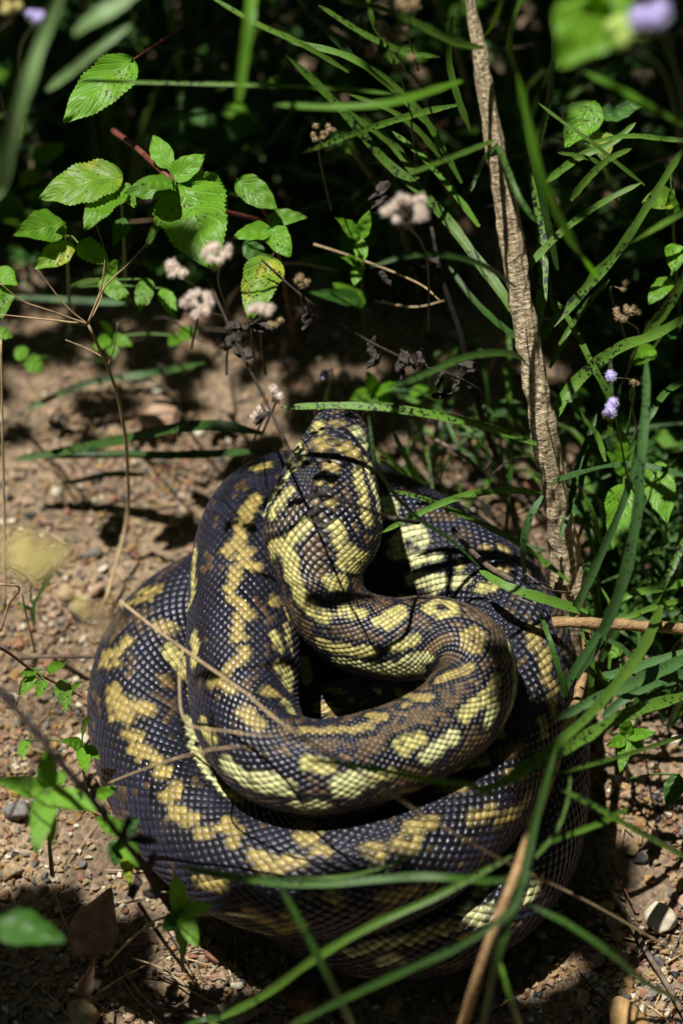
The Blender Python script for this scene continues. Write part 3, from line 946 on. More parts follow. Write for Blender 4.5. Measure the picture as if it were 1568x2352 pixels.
def leaf(parent, base, tip, wpx, mat, lit=True, serr=0.036, tilt=None, name='leaf', droop=.18):
    """base, tip: photo x, y, depth"""
    b_, t_ = at(*base), at(*tip)
    dep = (b_ - CAMLOC).dot(VIEW)
    L_ = (t_ - b_).length
    nv = tilt or (Vector((0, 0, 1)) * .8 - VIEW * .6 + Vector((rng.uniform(-.3, .3), rng.uniform(-.25, .25), 0)))
    fn = orient(b_, t_, nv)
    v, f_, uv = leaf_geo(L_ * 1.03, wpx * U * dep / DIST, serr, droop=droop)
    w = [fn(q) for q in v]
    o = mesh_obj(name, w, f_, mat, parent, uv=uv, origin=b_)
    if lit:
        for q in w[10::31]:
            KEYS.append((q, 0.010))
    return o


def stem(parent, pts, rpx, mat, name='stem', taper=.6, wob=.15, sides=7):
    wp = [at(*p) for p in pts]
    dep = (wp[len(wp) // 2] - CAMLOC).dot(VIEW)
    r = rpx * U * dep / DIST
    return tube(name, wp, [r * (1 - (1 - taper) * i / (len(wp) - 1)) for i in range(len(wp))], mat, parent, sides, wob, origin=wp[0])


def thing(name, base, label, cat, group=None):
    """an Empty at photo x, y, depth"""
    o = empty(name, at(*base))
    return tag(o, label, cat, group)


def crumple(parent, px, py, d, rpx, mat, name='dead_leaf', stretch=(1, 1, 1)):
    """a dried, rolled-up leaf"""
    c = at(px, py, d)
    r = rpx * U
    a = rng.uniform(0, 6.28)
    off = Vector((rng.uniform(0, 50), rng.uniform(0, 50), 0))
    vs, fs = [], []
    nu, nv = 14, 10
    rot = Vector((math.cos(a), math.sin(a) * .5, math.sin(a) * .8)).to_track_quat('X', 'Z')
    for i in range(nu):
        u = i / (nu - 1) - .5
        for j in range(nv):
            t = j / (nv - 1) * 4.6 - 2.3 + u * 2.2
            ww = (1 - (2 * u) ** 2) ** .5 * .75 + .08
            q = Vector((u * 2.4, math.cos(t) * ww * .7, math.sin(t) * ww * .7))
            q += noise.noise_vector(q * 1.7 + off) * .55
            q = Vector((q.x * stretch[0], q.y * stretch[1], q.z * stretch[2]))
            vs.append(c + rot @ (q * r))
    for i in range(nu - 1):
        for j in range(nv - 1):
            fs.append((i * nv + j, (i + 1) * nv + j, (i + 1) * nv + j + 1, i * nv + j + 1))
    return mesh_obj(name, vs, fs, mat, parent, origin=c)


FLORETS = {}


def floret_mesh(kind):
    """fluffy ball made of many short bristles round a core"""
    if kind in FLORETS:
        return FLORETS[kind]
    mat, nb, ln = {'fluff': (M_FLUFF, 130, .7), 'tan': (M_FLUFF_TAN, 90, .7), 'purple': (M_PURPLE, 120, .5), 'bud': (M_BUD, 24, .18), 'yellow': (M_YBUD, 50, .35)}[kind]
    r_ = random.Random(kind)
    core = .5 if kind in ('fluff', 'tan') else .72
    vs = [Vector(v) * core for v in ICO2[0]]
    fs = list(ICO2[1])
    for i in range(nb):
        zz = r_.uniform(-.5, 1)
        t = r_.uniform(0, 6.28)
        d = Vector((math.cos(t) * math.sqrt(1 - zz * zz), math.sin(t) * math.sqrt(1 - zz * zz), zz))
        s_ = d.cross(Vector((r_.uniform(-1, 1), r_.uniform(-1, 1), r_.uniform(-1, 1)))).normalized() * .07
        b_ = len(vs)
        tip = d * (core + ln * r_.uniform(.35, 1)) + s_ * r_.uniform(-3, 3)
        vs += [d * core * .85 - s_, d * core * .85 + s_, tip]
        fs.append((b_, b_ + 1, b_ + 2))
    me_ = bpy.data.meshes.new('floret')
    me_.from_pydata([tuple(v) for v in vs], [], fs)
    me_.polygons.foreach_set('use_smooth', [True] * len(me_.polygons))
    me_.materials.append(mat)
    FLORETS[kind] = me_
    return me_


def flower(name, label, cat, px, py, d, rpx, kind, count, fl_px, root, smat, group=None, lit=True, sepal=None, spread=1.0):
    """seed head or flower head: a stalk from root (photo x, y, depth) and florets on short stalks"""
    o = thing(name, root, label, cat, group)
    c = at(px, py, d)
    dep = (c - CAMLOC).dot(VIEW)
    k_ = U * dep / DIST
    b_ = at(*root)
    mid = (b_ + c) / 2 + Vector((rng.uniform(-.01, .01), 0.01, rng.uniform(0, .01)))
    below = c - Vector((0, 0, rpx * k_ * .9))
    tube('stalk', [b_, mid, below], [2.6 * k_ * 1.2, 2.6 * k_, 1.8 * k_], smat, o, 6, origin=b_)
    for i in range(count):
        t, q = rng.uniform(0, 6.28), math.sqrt(rng.random()) * spread
        p = c + Vector((math.cos(t) * q * rpx * k_, math.sin(t) * q * rpx * k_ * .8, rng.uniform(-.4, .5) * rpx * k_ * (1.2 - q)))
        fo = bpy.data.objects.new('floret', floret_mesh(kind))
        COL.objects.link(fo)
        fo.parent = o
        fo.location = p - o.location
        s_ = fl_px * k_ * rng.uniform(.95, 1.4)
        fo.scale = (s_, s_, s_ * (1.0 if sepal is None else .8))
        fo.rotation_euler = (rng.uniform(-.5, .5), rng.uniform(-.5, .5), rng.uniform(0, 6))
        tube('stalk', [below, (below + p) / 2 + Vector((0, 0, -.001)), p], [1.2 * k_] * 3, smat, o, 5, n=5, origin=below)
        if sepal is not None:
            so_ = bpy.data.objects.new('calyx', floret_mesh('bud'))
            COL.objects.link(so_)
            so_.parent = o
            so_.location = p - o.location - Vector((0, 0, s_ * .75))
            so_.scale = (s_ * 1.0,) * 3
        if lit:
            KEYS.append((p, 0.008))
    return o


# ------------------------------------------------------------------ sapling with strap leaves
sap = thing('sapling', (1318, 1530, .2), 'upright sapling with pale ridged bark and narrow spotted leaves behind the snake', 'sapling')
SP = [(1322, 1545, .11, 52), (1312, 1470, .085, 52), (1306, 1410, .07, 50), (1304, 1350, .06, 48), (1294, 1255, .045, 42), (1272, 1120, .02, 37), (1250, 1000, .0, 34), (1217, 810, -.02, 33),
      (1187, 640, -.035, 32), (1166, 510, -.045, 31), (1148, 400, -.055, 29), (1126, 270, -.065, 23), (1103, 130, -.075, 20), (1085, 30, -.08, 17), (1065, -120, -.09, 15)]
wp = [Q(x, y, d) for x, y, d, r in SP]
wp[0].z = min(wp[0].z, 0.03)
trunk = tube('trunk', wp, [r * U * .78 * (1 + .06 * math.sin(i * 2.3)) for i, (*_, r) in enumerate(SP)], M_BARK, sap, 30, .3, n=240, origin=wp[0])
KEYS += [(Vector(q), 0.013) for q in wp[2:13]]
KEYS += [((a_ + b_) / 2, 0.013) for a_, b_ in zip(wp[2:12], wp[3:13])]
# side shoot lying along the trunk, bark blisters
stem(trunk, [(1268, 1140, .012), (1284, 1215, .012), (1298, 1300, .022), (1306, 1360, .028)], 15, M_TWIG_GY, 'side_shoot', .8, .3, 9)
for x, y, d in [(1318, 1320, .02), (1322, 1290, .02), (1300, 1440, .03), (1330, 1370, .025), (1240, 930, -.03), (1222, 905, -.035)]:
    crumple(trunk, x, y, d + .012, 13, M_TWIG_TAN, 'bark_knot', (1.2, .7, .6))
stem(trunk, [(1222, 925, -.03), (1203, 922, -.035), (1192, 912, -.035)], 7, M_TWIG_TAN, 'twig_stub', .7)
SAPL = [
    ([(1232, 1020, -.01), (1100, 977, -.035), (950, 946, -.05), (800, 932, -.05), (640, 936, -.04)], 23, M_BLADE_SPOT),
    ([(1246, 1133, .02), (1150, 1127, .0), (1050, 1143, -.01), (960, 1180, -.02), (875, 1224, -.03)], 17, M_BLADE_SPOT),
    ([(1306, 1335, .04), (1200, 1255, .03), (1100, 1200, .02), (980, 1148, .015), (895, 1126, .01)], 15, M_BLADE_SPOT),
    ([(1268, 1106, .0), (1330, 1088, -.02), (1420, 1068, -.05), (1500, 1074, -.06), (1590, 1098, -.06)], 21, M_BLADE_BLUE),
    ([(1350, 1408, .0), (1240, 1374, -.015), (1160, 1346, -.015), (1100, 1310, 0.0)], 26, M_BLADE_SPOT),
    ([(1246, 1138, .0), (1216, 1190, .0), (1200, 1260, .01), (1207, 1345, .03)], 17, M_BLADE_BLUE),
    ([(1220, 850, -.04), (1180, 815, -.09), (1110, 812, -.12), (1040, 830, -.14), (960, 866, -.15), (880, 892, -.16)], 22, M_BLADE_DK),
    ([(1185, 660, -.05), (1110, 610, -.10), (1020, 585, -.13), (930, 588, -.14), (850, 612, -.14)], 18, M_BLADE_DK),
    ([(1208, 765, .01), (1150, 670, .03), (1090, 590, .04), (1030, 510, .05), (960, 435, .05), (880, 365, .05), (800, 270, .04), (725, 190, .03), (655, 125, .02)], 25, M_BLADE_SPOT),
    ([(1234, 770, .0), (1246, 640, .01), (1241, 520, .02), (1215, 390, .02)], 23, M_BLADE_SPOT),
    ([(1206, 790, .02), (1140, 740, .05), (1080, 680, .07), (1030, 610, .08)], 16, M_BLADE_DK),
    ([(1258, 985, .0), (1290, 920, .02), (1340, 860, .02), (1420, 800, .0), (1500, 770, -.02), (1600, 715, -.04)], 28, M_BLADE_SPOT),
    ([(1225, 800, .0), (1262, 750, .01), (1320, 690, .01), (1420, 575, .0), (1500, 450, -.01), (1575, 330, -.02)], 22, M_BLADE_SPOT),
    ([(1190, 640, -.03), (1260, 560, -.02), (1330, 500, -.01), (1400, 455, 0), (1475, 418, 0)], 17, M_BLADE),
    ([(1140, 320, -.07), (1090, 340, -.10), (1000, 375, -.13), (920, 405, -.14)], 17, M_BLADE),
    ([(1145, 330, -.07), (1115, 360, -.06), (1095, 400, -.05), (1080, 440, -.05)], 12, M_BLADE_DK),
    ([(1140, 330, -.07), (1165, 390, -.1), (1190, 450, -.11), (1230, 510, -.11)], 16, M_BLADE_DK),
    ([(1110, 110, -.09), (1040, 95, -.12), (960, 55, -.14), (880, 20, -.15), (780, 0, -.16)], 24, M_BLADE),
    ([(1105, 90, -.09), (1130, 60, -.12), (1150, 0, -.15), (1160, -60, -.17)], 15, M_BLADE),
    ([(1285, 1235, .02), (1310, 1150, .03), (1330, 1060, .05), (1370, 950, .06)], 16, M_BLADE_DK),
]
for pts, w, mt in SAPL:
    blade(sap, pts, w, mt, 'leaf')

# strap-leaved plant on the right, and others: each a tuft with its blades
TUFTS = [
    ('strappy grass tuft arching over the coils from the right', (1600, 1500, .12), [
        ([(1600, 1500, -.02), (1480, 1558, -.05), (1380, 1600, -.07), (1270, 1655, -.08)], 30, M_BLADE_BLUE),
        ([(1600, 1590, -.02), (1450, 1638, -.07), (1350, 1690, -.10), (1240, 1755, -.13), (1080, 1832, -.15)], 30, M_BLADE_SPOT),
        ([(1520, 1390, .0), (1480, 1480, -.06), (1420, 1565, -.09), (1340, 1655, -.12), (1240, 1735, -.14), (1165, 1775, -.15)], 31, M_BLADE),
        ([(1600, 1680, .0), (1450, 1730, -.08), (1300, 1772, -.12), (1170, 1803, -.13)], 13, M_BLADE),
        ([(1600, 1545, .03), (1520, 1560, .01), (1440, 1600, .0), (1380, 1650, .0)], 28, M_BLADE_BLUE)]),
    ('green grass tuft with long blades crossing the lower coils', (1610, 1990, .05), [
        ([(1610, 1990, -.05), (1450, 1902, -.13), (1360, 1850, -.15), (1285, 1812, -.16)], 21, M_BLADE_SPOT),
        ([(1440, 1858, -.12), (1380, 1890, -.14), (1300, 1920, -.15), (1232, 1946, -.16)], 17, M_BLADE),
        ([(1140, 1832, -.16), (1080, 1805, -.17), (1000, 1795, -.18), (900, 1775, -.18), (800, 1757, -.18), (700, 1746, -.17)], 19, M_BLADE),
        ([(1560, 2300, -.12), (1480, 2258, -.17), (1400, 2190, -.2), (1300, 2122, -.21), (1210, 2078, -.21)], 24, M_BLADE_DK)]),
    ('spotted strap blades standing upright beside the sapling foot', (1330, 1560, .15), [
        ([(1325, 1560, .0), (1385, 1450, -.04), (1432, 1330, -.07), (1462, 1180, -.09), (1472, 1050, -.1), (1482, 930, -.1), (1484, 815, -.1)], 27, M_BLADE_BLUE),
        ([(1298, 1450, .02), (1330, 1380, -.01), (1372, 1290, -.03), (1420, 1180, -.05), (1450, 1090, -.06), (1480, 960, -.07)], 20, M_BLADE_BLUE),
        ([(1285, 1610, .0), (1320, 1540, -.02), (1385, 1440, -.04), (1432, 1358, -.05)], 20, M_BLADE_BLUE),
        ([(1350, 1620, .0), (1358, 1540, -.01), (1350, 1470, -.01), (1330, 1420, 0)], 16, M_BLADE),
        ([(1300, 1600, -.01), (1280, 1530, -.02), (1258, 1460, -.02), (1240, 1410, 0)], 14, M_BLADE_DK),
        ([(1390, 1480, .0), (1400, 1440, -.02), (1400, 1390, -.02), (1380, 1350, -.02)], 10, M_BLADE),
        ([(1420, 1600, .03), (1370, 1540, .02), (1350, 1480, .02), (1330, 1450, .02)], 13, M_BLADE_SPOT),
        ([(1600, 1370, .05), (1500, 1395, .03), (1430, 1420, .02), (1320, 1430, .03)], 13, M_BLADE_SPOT),
        ([(1600, 1330, .06), (1520, 1350, .05), (1440, 1368, .04), (1385, 1408, .05)], 18, M_BLADE_SPOT),
        ([(1580, 1220, .06), (1545, 1300, .05), (1510, 1370, .05), (1480, 1470, .06)], 17, M_BLADE_SPOT),
        ([(1380, 1520, .06), (1420, 1440, .05), (1500, 1415, .05), (1600, 1400, .05)], 20, M_BLADE_DK),
        ([(1360, 1560, .05), (1430, 1545, .04), (1500, 1520, .03), (1600, 1490, .02)], 22, M_BLADE_BLUE),
        ([(1490, 1580, .05), (1440, 1500, .05), (1395, 1470, .05), (1340, 1450, .05)], 13, M_BLADE_DK)]),
    ('dark bladed tuft with crossing strap leaves right of the sapling', (1400, 1050, .3), [
        ([(1400, 1000, .05), (1400, 920, .04), (1360, 840, .03), (1320, 760, .03), (1278, 690, .03)], 19, M_BLADE_SPOT),
        ([(1262, 845, .02), (1300, 770, .03), (1345, 700, .03), (1400, 640, .03)], 15, M_BLADE),
        ([(1480, 770, .0), (1540, 690, -.02), (1600, 580, -.03)], 27, M_BLADE_SPOT),
        ([(1340, 660, -.05), (1400, 590, -.09), (1480, 540, -.12), (1600, 470, -.15)], 27, M_BLADE),
        ([(1370, 640, -.12), (1330, 580, -.18), (1290, 515, -.2), (1240, 400, -.22), (1210, 280, -.23), (1186, 165, -.24)], 33, M_BLADE_BR),
        ([(1480, 425, .02), (1430, 385, .01), (1350, 320, .0), (1290, 278, .0), (1235, 235, .0)], 11, M_BLADE),
        ([(1600, 305, -.2), (1500, 250, -.25), (1430, 210, -.26), (1340, 163, -.26)], 31, M_BLADE_BR),
        ([(1390, 1060, .04), (1370, 1000, .04), (1330, 950, .03), (1280, 880, .04)], 14, M_BLADE),
        ([(1330, 1150, .05), (1345, 1050, .06), (1400, 980, .06), (1425, 880, .05)], 15, M_BLADE_DK),
        ([(1280, 620, .02), (1250, 480, .0), (1215, 330, -.02), (1200, 210, -.03)], 18, M_BLADE_DK),
        ([(1600, 325, .02), (1520, 318, .02), (1440, 312, .01), (1340, 330, .0)], 13, M_BLADE),
        ([(1250, 420, .03), (1330, 360, .02), (1400, 330, .02), (1460, 280, .02)], 18, M_BLADE_SPOT)]),
    ('grass blades leaning across the dark undergrowth above the snake', (900, 700, .35), [
        ([(1060, 185, -.16), (960, 218, -.19), (880, 238, -.2), (760, 246, -.2), (630, 240, -.2)], 25, M_BLADE_BR),
        ([(930, 218, -.1), (800, 205, -.11), (600, 195, -.12), (400, 190, -.12), (170, 184, -.12)], 13, M_BLADE),
        ([(960, 410, .06), (900, 330, .06), (830, 280, .05), (770, 240, .04)], 20, M_BLADE),
        ([(1000, 300, .04), (900, 200, .03), (800, 130, .02), (650, 90, .02)], 20, M_BLADE),
        ([(800, 165, -.02), (690, 100, -.05), (590, 55, -.06), (480, -10, -.06)], 18, M_BLADE),
        ([(1050, 240, .02), (960, 260, .0), (830, 300, -.04), (690, 352, -.08)], 16, M_BLADE),
        ([(1010, 130, .0), (930, 120, -.02), (840, 80, -.03), (730, 10, -.04)], 17, M_BLADE_SPOT),
        ([(820, 140, .03), (760, 80, .03), (700, 20, .03), (660, -50, .03)], 18, M_BLADE_BLUE)]),
    ('slender crossing blades in the thicket behind the sapling top', (1000, 500, .3), [
        ([(1060, 420, .04), (1010, 330, .03), (960, 250, .02), (900, 190, .01), (850, 150, .0)], 15, M_BLADE),
        ([(1100, 520, .05), (1040, 440, .05), (980, 370, .05), (900, 300, .05)], 17, M_BLADE_SPOT),
        ([(1010, 360, .05), (960, 300, .04), (890, 250, .03), (800, 215, .02)], 14, M_BLADE),
        ([(1080, 300, .02), (1050, 220, .01), (1030, 130, .0), (1040, 30, -.02)], 16, M_BLADE),
        ([(1200, 200, .0), (1170, 120, -.02), (1180, 40, -.04), (1210, -40, -.05)], 15, M_BLADE),
        ([(1240, 330, .02), (1260, 220, .0), (1270, 120, -.02), (1262, 30, -.04)], 15, M_BLADE_DK),
        ([(930, 160, .0), (900, 110, -.02), (860, 60, -.04), (840, -20, -.05)], 16, M_BLADE_SPOT),
        ([(1300, 760, .05), (1270, 700, .05), (1255, 620, .05), (1260, 540, .04)], 14, M_BLADE_SPOT),
        ([(1400, 420, .03), (1380, 380, .02), (1340, 360, .01), (1280, 350, .0)], 13, M_BLADE),
        ([(1310, 460, .02), (1340, 420, .01), (1390, 370, .0), (1450, 340, -.01)], 17, M_BLADE),
        ([(1600, 860, .05), (1530, 900, .03), (1490, 960, .02), (1440, 1040, .03)], 16, M_BLADE_DK),
        ([(1380, 1250, .08), (1360, 1180, .06), (1330, 1120, .05), (1300, 1080, .04)], 14, M_BLADE_SPOT)]),
    ('pale blurred grass blades hanging at the shaded corner', (60, 700, .3), [
        ([(-30, 520, -.28), (0, 420, -.31), (30, 290, -.33), (65, 180, -.34), (100, 80, -.34), (150, -40, -.35)], 43, M_BLADE_PALE),
        ([(170, 78, -.33), (220, 40, -.34), (270, 10, -.34), (330, -40, -.34)], 50, M_BLADE_PALE),
        ([(108, 206, -.26), (160, 165, -.27), (215, 120, -.28), (300, 55, -.28)], 27, M_BLADE_PALE),
        ([(580, -40, -.25), (572, 40, -.26), (560, 130, -.26), (546, 240, -.26)], 33, M_BLADE_BR)]),
    ('flat green blades lying on the gravel left of the head', (600, 1000, .25), [
        ([(600, 995, .1), (500, 978, .1), (400, 985, .12), (280, 1010, .15), (150, 1036, .17), (30, 1056, .18)], 27, M_BLADE_DK),
        ([(610, 1036, .12), (400, 1046, .15), (250, 1044, .17), (50, 1050, .18)], 20, M_BLADE_DK),
        ([(470, 835, .2), (330, 860, .22), (200, 880, .22), (50, 945, .22)], 18, M_BLADE_DK),
        ([(330, 1090, .17), (250, 1090, .18), (180, 1105, .19), (130, 1112, .2)], 14, M_BLADE_DK),
        ([(290, 695, .2), (170, 690, .2), (30, 682, .2)], 18, M_BLADE_BLUE)]),
    ('low grass blades rising from the soil just behind the head', (960, 1140, .2), [
        ([(985, 1150, .16), (955, 1100, .13), (930, 1050, .11), (900, 990, .09)], 20, M_BLADE),
        ([(965, 1120, .15), (930, 1090, .12), (890, 1050, .1), (860, 1030, .09)], 16, M_BLADE),
        ([(930, 1110, .15), (900, 1075, .13), (870, 1060, .11)], 13, M_BLADE_DK),
        ([(845, 950, -.09), (862, 1060, -.09), (900, 1128, -.06), (960, 1190, -.03), (1040, 1245, -.01), (1105, 1305, .0)], 10, M_BLADE_DK),
        ([(1060, 1240, .1), (1120, 1235, .1), (1200, 1250, .09), (1260, 1270, .08)], 12, M_BLADE_DK)]),
    ('fine green blades trailing over the lowest coil', (640, 2330, -.02), [
        ([(1200, 1985, -.14), (1150, 2022, -.16), (1050, 2018, -.18), (960, 2014, -.18), (850, 2022, -.18), (700, 2033, -.17), (550, 2020, -.15), (400, 1988, -.12)], 22, M_BLADE_DK),
        ([(1010, 1935, -.15), (900, 1985, -.16), (780, 2014, -.16), (600, 2014, -.15), (400, 1988, -.13)], 9, M_BLADE),
        ([(480, 2352, -.12), (600, 2290, -.15), (722, 2203, -.18), (850, 2128, -.19), (1000, 2060, -.19), (1180, 1964, -.18)], 23, M_BLADE),
        ([(820, 2380, -.15), (765, 2270, -.2), (705, 2150, -.22), (640, 2030, -.23)], 23, M_BLADE_DK),
        ([(620, 2380, -.15), (780, 2300, -.2), (920, 2235, -.22), (1060, 2170, -.23), (1160, 2100, -.23), (1225, 1995, -.22)], 22, M_BLADE_DK),
        ([(1100, 2400, -.18), (1140, 2200, -.22), (1190, 2050, -.22), (1230, 1880, -.2), (1278, 1710, -.16)], 27, M_BLADE_DK),
        ([(1200, 2380, -.15), (1180, 2320, -.18), (1160, 2260, -.19), (1146, 2205, -.19)], 22, M_BLADE),
        ([(1210, 1990, -.17), (1270, 1920, -.17), (1300, 1850, -.16), (1310, 1780, -.15)], 10, M_BLADE),
        ([(560, 2370, -.1), (500, 2340, -.13), (440, 2352, -.13), (380, 2380, -.1)], 16, M_BLADE_DK)]),
    ('short green grass shoot on the gravel by the yellow flower', (85, 1405, .15), [
        ([(78, 1440, .12), (80, 1395, .1), (100, 1350, .07), (122, 1300, .04)], 22, M_BLADE),
        ([(78, 1410, .12), (72, 1370, .1), (64, 1330, .08), (10, 1295, .05)], 10, M_BLADE),
        ([(75, 1400, .12), (60, 1395, .11), (40, 1385, .11)], 12, M_BLADE_DK)]),
]
for label, root, bl in TUFTS:
    t_ = thing('grass_tuft', root, label, 'grass', 'grass tufts round the snake')
    for pts, w, mt in bl:
        blade(t_, pts, w, mt)

